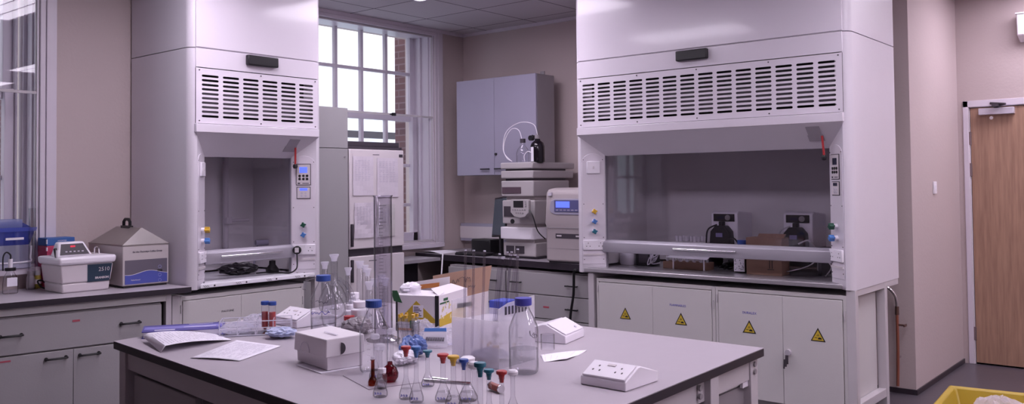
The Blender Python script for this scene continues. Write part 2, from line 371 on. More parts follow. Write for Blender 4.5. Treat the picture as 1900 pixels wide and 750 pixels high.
for i,(x,y,lb) in enumerate(spots):
    if i==0:
        proto=thing('ceiling_light',lb,'ceiling light',(x,y,ZC),0,'recessed ceiling lights')
        a=MB()
        for b in ((-.27,-.255,-.54,.54),(.255,.27,-.54,.54),(-.255,.255,-.54,-.525),(-.255,.255,.525,.54)): a.box(b[0],b[1],b[2],b[3],-.012,-.0005)
        for xx in (-.13,0,.13): a.box(xx-.004,xx+.004,-.525,.525,-.010,-.0065)
        a.build('frame',TRIM,proto)
        MB().box(-.255,.255,-.525,.525,-.006,-.001).build('diffuser',LD,proto)
        t=proto
    else:
        t=copy_tree(proto); t.location=(x,y,ZC); t['label']=lb

# ------------------------------------------------------------------ fume cupboards
def hood(label,loc,rz,W,ncol,handle,worktopmat,body_white,big):
    o3=(0,0,ZF)
    H=thing('fume_hood',label,'fume cupboard',(loc[0],loc[1],ZF),rz)
    def P(): return MB(o3)
    D=.76 if big else .66
    r=.045
    def post(mir):
        pts=[(0,D),(0,r)]
        for k in range(1,6):
            a=PI+ (PI/2)*k/6; pts.append((r+r*math.cos(a),r+r*math.sin(a)))
        pts+=[(r,0),(.155,.11),(.155,.135),(.10,.135),(.022,.16),(.022,D)]
        if mir: pts=[(W-u,v) for u,v in pts][::-1]
        return pts
    for mir in (0,1): P().prism(post(mir),.893,2.244).build('side_panel',HOODS if not body_white else HOODS,H)
    # upper body to the ceiling
    up=[(0,D),(0,r)]+[(r+r*math.cos(PI+PI/2*k/6),r+r*math.sin(PI+PI/2*k/6)) for k in range(1,6)]+[(r,.002),(W-r,.002)]+[(W-r-r*math.cos(PI+PI/2*k/6),r+r*math.sin(PI+PI/2*k/6)) for k in range(5,0,-1)]+[(W,r),(W,D)]
    P().prism(up,2.249,ZC-.0).build('upper_casing',HOODS,H)
    P().box(.034,W-.036,-.006,.02,2.252,ZC-.0).build('upper_panel',HOOD,H,bevel=.002)
    P().box(.034,W-.036,-.006,.02,2.138,2.246).box(.05,W-.05,.021,D-.01,2.137,2.246).build('header_panel',HOOD,H,bevel=.002)
    hx=W*.5-.04 if big else W*.46
    P().box(.76 if big else .35,.96 if big else .56,-.038,-.006,2.178,2.238).build('header_lamp_box' if False else 'header_handle',BLACK,H,bevel=.006)
    # grille with real slots
    z0,z1=1.823,2.134; u0,u1=.034,W-.038
    rows=10; pitch=(u1-u0-.045)/ncol
    G=P(); bm=G
    gz0,gz1=z0+.028,z1-.030; rp_=(gz1-gz0)/rows; gu0=u0+.0225
    yv=-.006
    bm.f([bm.v(q) for q in ((u0,yv,z0),(u1,yv,z0),(u1,yv,gz0),(u0,yv,gz0))]); bm.f([bm.v(q) for q in ((u0,yv,gz1),(u1,yv,gz1),(u1,yv,z1),(u0,yv,z1))])
    bm.f([bm.v(q) for q in ((u0,yv,gz0),(gu0,yv,gz0),(gu0,yv,gz1),(u0,yv,gz1))]); bm.f([bm.v(q) for q in ((gu0+ncol*pitch,yv,gz0),(u1,yv,gz0),(u1,yv,gz1),(gu0+ncol*pitch,yv,gz1))])
    sh=.0065; sw_=pitch*.40
    for i in range(ncol):
        for j in range(rows):
            a,b=gu0+i*pitch,gu0+(i+1)*pitch; c,d=gz0+j*rp_,gz0+(j+1)*rp_; mc=(a+b)/2; mz=(c+d)/2
            def S(th,sgn): return (mc+sgn*(sw_-sh)+sh*math.cos(th),yv,mz+sh*math.sin(th))
            uppr=[S(PI,-1),S(PI*.75,-1),S(PI*.5,-1),S(PI*.5,1),S(PI*.25,1),S(0,1)]
            lowr=[S(PI,-1),S(PI*1.25,-1),S(PI*1.5,-1),S(PI*1.5,1),S(PI*1.75,1),S(0,1)]
            bm.f([bm.v(q) for q in [(a,yv,mz)]+uppr+[(b,yv,mz),(b,yv,d),(a,yv,d)]])
            bm.f([bm.v(q) for q in [(a,yv,mz)]+lowr+[(b,yv,mz),(b,yv,c),(a,yv,c)]])
    bmesh.ops.remove_doubles(bm.bm,verts=bm.bm.verts[:],dist=1e-5)
    for f_ in G.bm.faces:
        f_.normal_update()
        if f_.normal.y>0: f_.normal_flip()
    g=G.build('grille_panel',HOOD,H,smooth=False,thick=0,recalc=False)
    P().box(u0,u1,.055,.06,z0,z1).box(u0,u1,-.002,.055,z0,z0+.004).box(u0,u1,-.002,.055,z1-.004,z1).box(u0,u0+.004,-.002,.055,z0,z1).box(u1-.004,u1,-.002,.055,z0,z1).build('plenum',INNERD,H)
    P().box(u0+.03,u1-.02,.012,.05,gz0+rp_*1.05,gz0+rp_*6).build('louvre',LOUV,H)
    sc=P()
    for uu in ([u0+.02,W*.5,u1-.02] if not big else [u0+.02,W*.27,W*.5,W*.75,u1-.02]):
        for zz in (z0+.014,z1-.012): sc.cyl((uu,-.0095,zz),.004,.003,8,'y')
    sc.build('screw',DKGREY,g)
    # visor
    lz0,lz1=1.772,1.820
    V=P(); V.box(.028,W-.036,-.02,.10,lz0,lz1).build('visor_lip',HOOD,H,bevel=.003)
    P().hexa([(.145,.115,1.640),(W-.145,.115,1.640),(W-.145,.155,1.640),(.145,.155,1.640),(.03,-.018,lz0-.0005),(W-.038,-.018,lz0-.0005),(W-.05,.2,lz0-.0005),(.05,.2,lz0-.0005)]).build('visor',HOODS,H)
    sl=math.atan2(.132,.133)
    for (zz,ww,hh) in ((.055,.075,.062),(.108,.085,.045)):
        t=zz/.19; MB().box(-ww/2,ww/2,-.0015,0,-hh/2,hh/2).build('notice_plate',mat('grey_notice',(170,164,172),.5),H,loc=(W-.205,-.0185+zz*.707-.002,lz0-ZF-zz*.707-.001),rot=(PI/4,0,0))
    lv=MB(o3).rod((W-.17,.045,1.705),(W-.165,.055,1.60),.006,8).build('alarm_lever',RED,H)
    MB(o3).lathe([(0,-.016),(.012,-.012),(.016,0),(.012,.012),(0,.016)],(W-.165,.055,1.588),12).build('lever_ball',BLACK,lv)
    # interior liner
    I=P(); I.box(.10,.112,.16,D-.06,.935,1.80); I.box(W-.112,W-.10,.16,D-.06,.935,1.80); I.box(.10,W-.10,D-.07,D-.05,.935,1.80); I.box(.10,W-.10,.16,D-.05,1.80,1.815)
    L=I.build('liner',INNER,H)
    nb=3 if big else 2
    P().box(.3,W-.3,D-.11,D-.085,1.0,1.72).build('baffle',INNER,L)
    # sash
    gx0,gx1=.15,W-.15
    sg=P().box(gx0,gx1,.122,.127,1.09,1.66).build('sash_pane',SASHG,H)
    bar=P().prism([(.085,1.022),(.118,1.018),(.140,1.025),(.140,1.100),(.10,1.100),(.082,1.085),(.078,1.05)],gx0-.002,gx1+.002,'x').build('sash_bar',GREYP,H,bevel=.004)
    P().rod((handle[0],.066,1.062),(handle[1],.066,1.062),.0055).rod((handle[0]+.01,.066,1.062),(handle[0]+.01,.085,1.062),.004).rod((handle[1]-.01,.066,1.062),(handle[1]-.01,.085,1.062),.004).build('sash_handle',CHROME,bar)
    P().box(gx0-.006,gx0+.006,.112,.135,.925,1.66).box(gx1-.006,gx1+.006,.112,.135,.925,1.66).build('sash_guide',GREYP,H)
    # worktop
    wt=P().prism([(.062,-.004),(W-.062,-.004),(W-.162,.118),(W-.162,.14),(W-.03,.17),(W-.03,D-.03),(.03,D-.03),(.03,.17),(.162,.14),(.162,.118)],.898,.922)
    wt=wt.build('worktop',worktopmat,H,bevel=.003)
    if big:
        P().box(.085,W-.085,.005,.012,.9225,.926).build('spill_lip',STEEL,wt)
    else:
        s2=P()
        for q in range(4):
            uu=.10+q*(W-.25)/3.2
            s2.cyl((uu+.05,-.0065,.909),.005,.003,8,'y')
            for k in range(3): s2.rod((uu+.012*k-.02,-.0055,.914),(uu+.012*k-.008,-.0055,.904),.0009,4)
        for uu,vv in ((.11,.04),(.135,.08),(W-.11,.04),(W-.135,.08)): s2.cyl((uu,vv,.9225),.005,.002,8)
        s2.build('film_print',INKD,wt)
    # splayed control fascias
    for side in (0,1):
        if side==0: base=(.045,0.,0.); rr=PI/4
        else: base=(W-.155,.11,0.); rr=-PI/4
        SL=.1556
        fp=MB(o3).box(.004,SL-.006,-.004,.0,.945,1.60)
        # rounded top of the fascia plate
        fp.prism([(.004+(SL-.01)/2*(1-math.cos(a*PI/12)) ,1.60+.055*math.sin(a*PI/12)) for a in range(13)],-.004,0,'y')
        F=fp.build('control_fascia',HOOD,H,loc=(base[0],base[1],0),rot=(0,0,rr),bevel=.0015)
        def fpart(mb,name,m_,par=F,**k): return mb.build(name,m_,par,**k)
        scr=MB(o3)
        for uu in (.014,SL-.016):
            for zz in (.975,1.115,1.33,1.615): scr.cyl((uu,-.006,zz),.003,.002,8,'y')
        fpart(scr,'screw',DKGREY)
        # double socket
        s=fpart(MB(o3).box(.006,.150,-.018,-.004,1.035,1.100),'socket',WPL,bevel=.004)
        hl=MB(o3)
        for cx in (.038,.118):
            for (dx,dz) in ((0,.014),(-.011,-.006),(.011,-.006)): hl.box(cx+dx-.002,cx+dx+.002,-.0188,-.0178,1.066+dz-.003,1.066+dz+.003)
        hl.build('pin_holes',BLACK,s)
        MB(o3).box(.068,.076,-.021,-.018,1.082,1.094).box(.080,.088,-.021,-.018,1.082,1.094).build('rocker',WPL,s)
        fpart(MB(o3).box(.012,.144,-.010,-.004,1.0,1.012),'label_strip',OFFW)
        def knob(z,m_,star=False):
            k=fpart(MB(o3).cyl((.078,-.022,z),.013,.018,14,'y'),'valve_collar',WPL)
            K=MB(o3)
            pts=[]
            for q in range(16):
                a=2*PI*q/16; rad=.0175 if q%4 in(0,1) else .0115; pts.append((.078+rad*math.cos(a),z+rad*math.sin(a)))
            K.prism(pts,-.05,-.022,'y'); K.build('valve_knob',m_,k,bevel=.002)
        if side==0 :
            knob(1.283 if big else 1.222,YEL); knob(1.219 if big else 1.160,KBL)
            if big: knob(1.155,TEAL)
            s=fpart(MB(o3).box(.035,.122,-.016,-.004,1.525,1.605),'isolator_switch',WPL,bevel=.004)
            MB(o3).box(.073,.083,-.021,-.016,1.557,1.574).build('rocker',OFFW,s,bevel=.001)
        else:
            knob(1.222,GREEN); knob(1.160,KBL)
            dp=fpart(MB(o3).box(.030,.122,-.008,-.004,1.470,1.605),'control_display',DKGREY,bevel=.002)
            MB(o3).box(.034,.118,-.0095,-.008,1.474,1.601).build('face',OFFW,dp)
            MB(o3).box(.052,.100,-.0105,-.0095,1.548,1.584).build('screen',LCD if not big else LCDD,dp)
            b_=MB(o3)
            for ii in range(3):
                for jj in range(2): b_.cyl((.053+ii*.023,-.0125,1.529-jj*.02),.008,.003,10,'y')
            b_.build('button',BLACK,dp)
            MB(o3).box(.040,.056,-.0102,-.0095,1.478,1.486).box(.07,.11,-.0102,-.0095,1.480,1.484).build('print',INKD,dp)
            d2=fpart(MB(o3).box(.034,.120,-.008,-.004,1.385,1.460),'flow_display',DKGREY,bevel=.002)
            MB(o3).box(.038,.116,-.0095,-.008,1.389,1.456).build('face',OFFW,d2)
            MB(o3).box(.054,.1,-.0105,-.0095,1.436,1.452).build('screen',LCD if not big else LCDD,d2)
            MB(o3).cyl((.066,-.0115,1.42),.007,.002,10,'y').cyl((.09,-.0115,1.42),.007,.002,10,'y').cyl((.066,-.0115,1.403),.007,.002,10,'y').cyl((.09,-.0115,1.403),.007,.002,10,'y').build('button',INK,d2)
    # support frame
    lf=.11
    if not big: lf=-.065
    for (a,b) in ((lf-.03,lf+.012),(W-.05,W-.002)):
        P().box(a,b,.012,.055,ZF,.892 if big else (.872 if a<0 else .892)).build('leg',FRAME,H,bevel=.002)
        bv=.50 if big else D-.06
        P().box(a,b,bv,bv+.045,ZF,.892 if big or a>0 else .872).build('leg',FRAME,H,bevel=.002)
    for (q0,q1,z0_,z1_,nm) in ((W-.045,W-.003,.858,.892,'top_rail'),(lf-.03,lf+.01,.858,.892,'top_rail'),(W-.045,W-.003,.255,.30,'low_rail'),(lf-.03,lf+.01,.255,.30,'low_rail')):
        P().box(q0,q1,.0555,bv-.0005,min(z0_,.84) if (q0<0) else z0_,z1_ if q0>0 else min(z1_,.872)).build(nm,FRAME,H,bevel=.002)
    P().box(W-.045,W-.003,bv+.0455,D-.002,.858,.892).build('top_rail',FRAME,H,bevel=.002)
    return H
HR=hood('large white fume hood, the wider of the two, on the right wall',(-.9,-1.594),-PI/2,1.76,14,(.667,1.073),STEEL,False,True)
HL=hood('narrower white fume hood between the left counter and the tall grey cabinet',(-2.93,-.426),0,.91,6,(.237,.656),FILM,False,False)

def triangle(parent,u,v,z,s):
    a=MB().prism([(u-s,z-s*.85),(u+s,z-s*.85),(u,z+s*.95)],v-.0015,v,'y').build('warning_sign',BLACK,parent,bevel=.003)
    k=.78
    MB().prism([(u-s*k,z-s*.73),(u+s*k,z-s*.73),(u,z+s*.66)],v-.0022,v-.0015,'y').build('yellow_field',mat('warning_yellow',(204,176,58),.5),a)
    sy=MB().prism([(u-s*.45,z-s*.42),(u-s*.1,z-s*.42),(u-s*.1,z-s*.34),(u-s*.45,z-s*.34)],v-.003,v-.0022,'y')
    sy.prism([(u+.0,z-s*.56),(u+s*.52,z-s*.56),(u+s*.46,z-s*.38),(u+s*.2,z-s*.30),(u+.02*s,z-s*.4)],v-.003,v-.0022,'y')
    sy.prism([(u-s*.16,z+s*.02),(u-s*.12,z+s*.06),(u+s*.1,z+s*.12),(u+s*.12,z+s*.06)],v-.003,v-.0022,'y'); sy.prism([(u-s*.2,z-s*.14),(u-s*.16,z-s*.08),(u+s*.16,z-s*.02),(u+s*.16,z-s*.1)],v-.003,v-.0022,'y')
    sy.build('hazard_symbol',BLACK,a)
def basecab(label,loc,rz,W,split,d,signs,ztop=.862,texts=(),group=None,key=False,mt=CABL,dep=.47,handle=None):
    o3=(0,0,ZF)
    C_=thing('base_cabinet',label,'cabinet',(loc[0],loc[1],ZF),rz,group)
    MB(o3).box(0,W,.012,dep,ZF+.06,ztop-.002).box(.02,W-.02,.03,dep,ZF,ZF+.06).build('body',mt,C_,bevel=.002)
    fr=MB(o3).box(0,.016,0,.012,ZF+.06,ztop).box(W-.02,W,0,.012,ZF+.06,ztop).box(.016,W-.02,0,.012,ztop-.022,ztop).build('face_frame',mt,C_,bevel=.0015)
    e=[.018]+split+[W-.022]
    for i in range(len(e)-1):
        MB(o3).box(e[i]+.001,e[i+1]-.001,-.004,.010,ZF+.065,ztop-.026).build('door',mt,C_,bevel=.002)
    MB(o3).box(.006,.012,-.008,-.0005,ztop-.09,ztop-.045).box(W-.014,W-.008,-.008,-.0005,ztop-.13,ztop-.08).build('hinge',FRAME,C_)
    for (u,z,s) in signs: triangle_o(C_,u,-.004,z,s)
    for (b,u,z,sz,m_) in texts: text(b,sz,m_,C_,(u,-.0045,z-ZF),name='lettering')
    return C_
def triangle_o(p,u,v,z,s): triangle(p,u,v,z-ZF,s)
c1=basecab('grey cabinet under the large hood, left of the two, FLAMMABLES printed',(-.885,-1.738),-PI/2,.82,[.408],0,[(.214,.655,.04),(.60,.655,.04)],.862,[('FLAMMABLES',.525,.728,.0185,BLUEINK)],'cabinets under the large hood')
c2=basecab('grey cabinet under the large hood with a key in its lock',(-.885,-2.561),-PI/2,.745,[.398],0,[(.205,.650,.04),(.592,.645,.04)],.862,[('DURALEX',.165,.722,.019,BLUEINK)],'cabinets under the large hood')
lk=MB((0,0,ZF)).cyl((.43,-.022,.535),.016,.018,14,'y').build('lock',mat('silver_lock',(214,208,216),.25,metal=.4),c2)
MB((0,0,ZF)).box(.420,.434,-.030,-.0225,.475,.522).rod((.428,-.034,.52),(.424,-.036,.462),.006,6).rod((.418,-.034,.5),(.414,-.036,.45),.005,6).build('key',DKGREY,lk)
c3=basecab('grey cabinet under the narrower hood with two doors and dark lettering',(-2.98,-.408),0,.83,[.385],0,[],.862,[('PHOTONE',.255,.748,.017,INKD)],None)
# ------------------------------------------------------------------ side counter (left) and its cabinets
ct=thing('left_counter','long grey counter under the left window carrying the two baths','counter',(-3.9,0,ZF))
O=(-3.9,0,ZF)
poly=[(-2.945,-.470),(-4.75,-.205),(-4.75,.246),(-2.945,.246)]
MB(O).prism(poly[::-1],.899,.919).build('counter_top',LAB,ct)
MB(O).prism([(a,b) for a,b in ((-2.9445,-.4705),(-4.7505,-.2055),(-4.7505,-.19),(-2.9445,-.455))][::-1],.8985,.9185).prism(poly[::-1],.890,.8985).build('counter_edge',EDGE,ct)
rzL=math.atan2(-.265,1.805); 
def LC(u,v): # local counter frame -> world, u to the left from right end
    c,s=math.cos(rzL),math.sin(rzL); return (-2.96+u*c-v*s,-.468+u*s+v*c)
fr=thing('counter_frame','grey steel frame carrying the left counter','frame',(*LC(0,0),ZF),rzL)
o3=(0,0,ZF)
MB(o3).box(-.115,-.085,.02,.06,ZF,.889).build('leg',FRAME,fr,bevel=.002)
MB(o3).box(-1.5,-1.46,.02,.06,ZF,.889).build('leg',FRAME,fr,bevel=.002)
MB(o3).box(-1.46,-.115,.022,.058,.852,.889).build('rail',CABL,fr)
def drawercab(label,u0,u1,split,group,lab):
    x,y=LC(u0,.0); C_=thing('drawer_cabinet',label,'cabinet',(x,y,ZF),rzL,group); W=u1-u0
    MB(o3).box(0,W,.045,.42,ZF+.08,.846).box(.02,W-.02,.07,.40,ZF,ZF+.08).build('body',CAB,C_,bevel=.001)
    d=MB(o3).box(.002,W-.002,.024,.044,.664,.838).build('drawer',CAB,C_,bevel=.002)
    def hnd(par,cx,z,wd=.09):
        MB(o3).tube(bez([(cx-wd/2,.02,z-.002),(cx-wd/2,.0,z),(cx,-.006,z+.001),(cx+wd/2,.0,z),(cx+wd/2,.02,z-.002)],16),.0055,8).cyl((cx-wd/2,.02,z),.009,.006,8,'y').cyl((cx+wd/2,.02,z),.009,.006,8,'y').build('handle',BLACK,par)
    hnd(d,.075,.757); hnd(d,W-.165,.757)
    MB(o3).box(W*.44,W*.44+.035,.022,.0238,.792,.802).build('red_label',REDL,d)
    a=MB(o3).box(.002,split-.001,.024,.044,ZF+.085,.656).build('door',CAB,C_,bevel=.002); hnd(a,split-.08,.622)
    b=MB(o3).box(split+.001,W-.002,.024,.044,ZF+.085,.656).build('door',CAB,C_,bevel=.002); hnd(b,split+.075,.622)
    if lab: MB(o3).box(.01,.075,.022,.0238,.632,.640).build('red_label',REDL,a)
    return C_
drawercab('grey cabinet under the left counter, wide drawer over two doors',-.93,-.135,.355,'cabinets under the left counter',True)
drawercab('grey cabinet under the left counter, cut by the left photo edge',-1.45,-.935,.25,'cabinets under the left counter',False)

# ------------------------------------------------------------------ rear counter and drawers
rc=thing('rear_counter','grey counter in the far corner carrying the stacked instrument','counter',(-.35,-.6,ZF)); O=(-.35,-.6,ZF)
rp=[(-.56,.246),(-.705,-1.585),(.026,-1.585),(.026,.246)]
MB(O).prism(rp,.896,.918).build('counter_top',LABC,rc)
MB(O).prism([(-.5605,.2465),(-.7055,-1.5855),(-.69,-1.5855),(-.545,.2465)],.8955,.9175).prism(rp,.872,.8955).build('counter_edge',EDGE,rc)
wc=thing('window_counter','short dark counter below the tall window','counter',(-.9,0,ZF)); O=(-.9,0,ZF)
MB(O).box(-1.083,-.605,-.08,.245,.872,.896).build('counter_top',LABC,wc)
MB(O).box(-1.08,-.58,.2,.245,.50,.8715).build('back_board',DKGREY,wc)
def reardr(label,y1,y0,hs):
    C_=thing('drawer_unit',label,'drawers',(-.665,y1,ZF),-PI/2,'drawer units under the far corner counter'); W=y1-y0
    MB(o3).box(.001,W-.001,.02,.60,ZF+.05,.852).build('body',CABS,C_)
    for (z0,z1) in ((.69,.838),(.525,.684),(.36,.519),(.245,.354)):
        d=MB(o3).box(.002,W-.002,0,.019,z0,z1).build('drawer',CAB,C_,bevel=.002)
        zc=(z0+z1)/2
        for u in hs: MB(o3).rod((u-.05,-.022,zc),(u+.05,-.022,zc),.0055).rod((u-.04,-.022,zc),(u-.04,0,zc),.0045).rod((u+.04,-.022,zc),(u+.04,0,zc),.0045).build('handle',BLACK,d)
        if z0==.525: MB(o3).box(W*.44,W*.44+.05,-.0015,0,zc-.006,zc+.006).build('red_label',REDL,d)
reardr('grey drawer unit under the far counter, next to the large hood',-.80,-1.565,(.10,.59))
reardr('grey drawer unit under the far counter, nearer the window',-.22,-.79,(.12,.45))
cb=MB((-.69,-1.45,.5)).tube(bez([(-.76,-1.50,.885),(-.735,-1.455,.87),(-.71,-1.43,.72),(-.71,-1.40,.55),(-.70,-1.40,.40),(-.69,-1.43,ZF+.01)],30),.009,8).build('power_cable',BLACK,loc=(-.69,-1.45,.5)); tag(cb,'thick black cable hanging in front of the far drawers beside the hood','cable')

# wall cabinet
wcab=thing('wall_cabinet','pale blue-grey two-door cupboard on the wall above the stacked instrument','cabinet',(-.33,-.006,1.535),-PI/2); o2=(0,0,1.535)
MB(o2).box(0,.822,.020,.232,1.535,2.302).box(.10,.72,.232,.3595,1.56,2.27).build('body',CABS,wcab,bevel=.001)
for (a,b,h) in ((.001,.402,.315),(.405,.821,.46)):
    d=MB(o2).box(a,b,0,.019,1.537,2.303).build('door',CABW,wcab,bevel=.002)
    MB(o2).rod((h-.045,-.018,1.585),(h+.045,-.018,1.585),.005).rod((h-.035,-.018,1.585),(h-.035,0,1.585),.004).rod((h+.035,-.018,1.585),(h+.035,0,1.585),.004).build('handle',BLACK,d)
    if a>.1: MB(o2).cyl((a+.018,-.012,1.70),.01,.012,10,'y').build('lock',BLACK,d)
MB(o2).box(.70,.74,.215,.225,2.302,2.345).build('bracket',CABS,wcab)
# trunking
tk=thing('socket_trunking','pale grey cable trunking along the far wall above the counter','trunking',(.0,-.4,.985)); O=(.0,-.4,.985)
MB(O).box(-.03,.0295,-1.55,.243,.985,1.135).build('body',CABW,tk,bevel=.003); MB(O).box(-.034,-.030,-1.55,.243,1.01,1.11).build('cover',OFFW,tk)

STK=mat('instrument_grey_plastic',(184,178,180),.45,var=.02)
# stacked chromatograph
st=thing('instrument_stack','tall stack of grey instrument modules on the far counter','laboratory instrument',(-.57,-.68,.918),-PI/2); so=(0,0,.918)
W=.305; D=.44
def smod(name,z0,z1,m_=STK,v0=0,dep=D,inset=0): return MB(so).box(inset,W-inset,v0,v0+dep,z0,z1).build(name,m_,st,bevel=.008)
a=smod('lower_module',.935,1.035,STK,.02,.40)
MB(so).box(.03,.20,.015,.021,.955,1.010).build('dark_window',DKGREY,a); MB(so).box(.11,.118,.012,.016,.955,1.01).build('window_bar',STK,a)
MB(so).box(.0,W,.04,.40,.919,.934).build('base',DKGREY,st)
MB(so).box(.02,W-.02,.03,.38,1.036,1.06).build('recess',BEIGE,st)
MB(so).prism([(-.02,.045),(-.01,.0),(.05,-.018),(.22,-.018),(.285,-.002),(.30,.02),(.30,.34),(-.02,.34)],1.06,1.148).build('tray_module',WPL,st,bevel=.006)
MB(so).box(.02,W-.03,.04,.40,1.1485,1.172).build('recess',BEIGE,st)
b=smod('pump_module',1.172,1.345,STK,.01,.42)
MB(so).box(.02,.17,.004,.011,1.225,1.30).build('dark_window',DKGREY,b); MB(so).lathe([(0,0),(.018,0),(.018,.012),(0,.012)],(.10,.004,1.19),14,Matrix.Rotation(-PI/2,3,'X')).build('port',BLACK,b)
MB(so).box(.02,W-.02,.04,.40,1.3455,1.372).build('recess',BEIGE,st)
c=smod('valve_module',1.372,1.488,STK,.0,.44)
MB(so).box(.012,.19,-.005,.001,1.395,1.442).build('dark_window',mat('smoked_window',(86,68,78),.2),c)
MB(so).box(.02,W-.02,.03,.42,1.4885,1.505).build('recess',DKGREY,st)
smod('degasser_module',1.505,1.562,STK,-.004,.50)
MB(so).box(.02,W-.02,.03,.42,1.5625,1.575).build('recess',DKGREY,st)
smod('solvent_tray',1.575,1.622,STK,-.008,.52)
hc=thing('handheld_controller','grey handheld controller with dark screen hooked on the instrument stack','controller',(-.615,-.915,1.29),-PI/2)
hm=MB().prism([(-.085,-.03),(-.05,-.062),(0,-.072),(.05,-.062),(.085,-.03),(.082,.055),(.075,.063),(-.075,.063),(-.082,.055)],-.03,.0,'y').build('case',STK,hc,bevel=.004)
MB().box(-.055,.035,-.032,-.030,.005,.053).build('screen',BLACK,hc)
kb=MB()
for i in range(6): kb.cyl((-.06+i*.022,-.034,-.012),.006,.004,8,'y')
for i in range(4): kb.cyl((-.03+i*.02,-.034,-.035),.006,.004,8,'y')
for i in range(3): kb.cyl((.058,-.034,.045-i*.016),.006,.004,8,'y')
kb.build('keys',CABS,hc)
MB().tube(bez([(.07,-.02,.0),(.12,-.03,-.05),(.14,.0,-.16),(.17,.05,-.22)],18),.004,6).build('cable',BLACK,hc)
# bottles on the stack
sb=thing('solvent_bottle','clear glass solvent bottle with grey cap on top of the instrument stack','bottle',(-.50,-.835,1.622))
MB().lathe([(.045,0),(.048,.008),(.048,.075),(.038,.10),(.018,.125),(.017,.145)],seg=24).build('body',GL,sb); MB().cyl((0,0,.146),.021,.03,16).build('cap',DKGREY,sb)
db=thing('dark_solvent_bottle','near-black bottle with white label strip on top of the instrument stack','bottle',(-.49,-.965,1.622))
MB().lathe([(.05,0),(.053,.008),(.053,.115),(.045,.14),(.02,.160),(.018,.17)],seg=24).build('body',mat('black_glass',(20,14,22),.12),db)
MB().cyl((0,0,.171),.021,.028,16).build('cap',CABS,db)
MB().prism([(.0538*math.cos(a),.0538*math.sin(a)) for a in [2.62+.12*i for i in range(6)]]+[(.0532*math.cos(a),.0532*math.sin(a)) for a in [3.22-.12*i for i in range(6)]],.005,.11).build('label',PAPER,db)
kn=MB().cyl((-.02,.052,.178),.02,.03,14,'x').rod((0,.03,.19),(0,.05,.195),.008).build('spare_cap',BLACK,db)
tb=thing('solvent_tubing','white looping tubes rising from the bottles on the instrument stack','tubing',(-.50,-.80,1.7)); O=(-.50,-.80,1.7)
MB(O).tube(bez([(-.50,-.835,1.76),(-.50,-.80,1.86),(-.49,-.72,1.875),(-.50,-.665,1.80),(-.52,-.67,1.70),(-.54,-.76,1.632)],40),.003,6).build('tube',WPL,tb)
MB(O).tube(bez([(-.49,-.965,1.82),(-.49,-.93,1.90),(-.49,-.80,1.92),(-.50,-.68,1.86),(-.52,-.66,1.74),(-.55,-.72,1.66),(-.56,-.78,1.632)],48),.003,6).build('tube',WPL,tb)
MB(O).tube(bez([(-.56,-.90,1.63),(-.56,-.895,1.67),(-.55,-.92,1.70),(-.54,-.95,1.69)],16),.003,6).build('tube',WPL,tb)
# right instrument
ri=thing('spectrometer','grey beige instrument with blue display between stack and large hood','laboratory instrument',(-.70,-1.195,.918),-PI/2); ro=(0,0,.918)
prof=[(.0,.930),(.0,1.165),(-.012,1.19),(.006,1.40),(.03,1.425),(.10,1.435),(.46,1.435),(.48,1.42),(.48,.930)]
MB(ro).prism(prof,.0,.372,'x').build('casing',mat('warm_grey_casing',(182,172,174),.45),ri,bevel=.012)
MB(ro).box(.01,.36,.02,.46,.919,.930).build('base',DKGREY,ri)
MB(ro).box(.001,.371,-.0035,.003,1.158,1.164).box(.001,.371,-.0015,.003,1.018,1.020).build('seam',CABS,ri)
MB(ro).prism([(.04,1.29),(.052,1.265),(.09,1.25),(.36,1.25),(.36,1.36),(.09,1.36),(.052,1.345)],-.012,.0,'y').build('display_surround',CABW,ri,bevel=.004)
MB(ro).box(.085,.355,-.0155,-.012,1.272,1.350).build('display_panel',mat('slate_blue_panel',(92,92,136),.3),ri)
MB(ro).box(.100,.215,-.0175,-.0155,1.300,1.342).build('display',LCD,ri)
q=MB(ro)
for i in range(6): q.box(.10+i*.032,.12+i*.032,-.0175,-.0155,1.279,1.287)
q.build('buttons',CABW,ri)
MB(ro).box(.085,.30,-.0025,.002,1.090,1.122).build('name_plate',DKGREY,ri); MB(ro).box(.095,.135,-.004,-.0026,1.102,1.112).box(.255,.29,-.004,-.0026,1.102,1.112).build('print',OFFW,ri)
MB(ro).box(.025,.055,-.006,.02,1.38,1.402).build('badge',INK,ri)
# monitor, keyboard, paper
mo=thing('monitor','black monitor tilted beside the instrument stack','monitor',(-.44,-.53,.918),math.radians(-118))
MB().prism([(-.135,.135),(.135,.155),(.135,.46),(-.135,.44)],-.012,.012,'y').build('bezel',BLACK,mo,rot=(-.10,0,0),bevel=.003)
MB().prism([(-.123,.150),(.123,.168),(.123,.445),(-.123,.427)],-.015,-.012,'y').build('screen',mat('dark_teal_screen',(62,78,88),.15),mo,rot=(-.10,0,0))
MB().box(-.02,.02,.018,.04,.0,.25).cyl((0,.03,0),.075,.012,20).build('stand',BLACK,mo)
kbd=thing('keyboard','black keyboard and clutter on the far counter below the monitor','keyboard',(-.50,-.40,.918),math.radians(-90))
MB().box(-.20,.10,-.07,.07,.0,.018).build('base',BLACK,kbd,bevel=.004); q=MB()
for i in range(14):
    for j in range(5): q.box(-.195+i*.0208,-.178+i*.0208,-.062+j*.025,-.042+j*.025,.018,.024)
q.build('keys',DKGREY,kbd)
bx=MB((-.28,-.28,.918)).box(-.36,-.20,-.38,-.18,.919,1.03).build('black_case',BLACK,loc=(-.28,-.28,.918),bevel=.01); tag(bx,'low black case at the back of the far counter under the trunking','case')
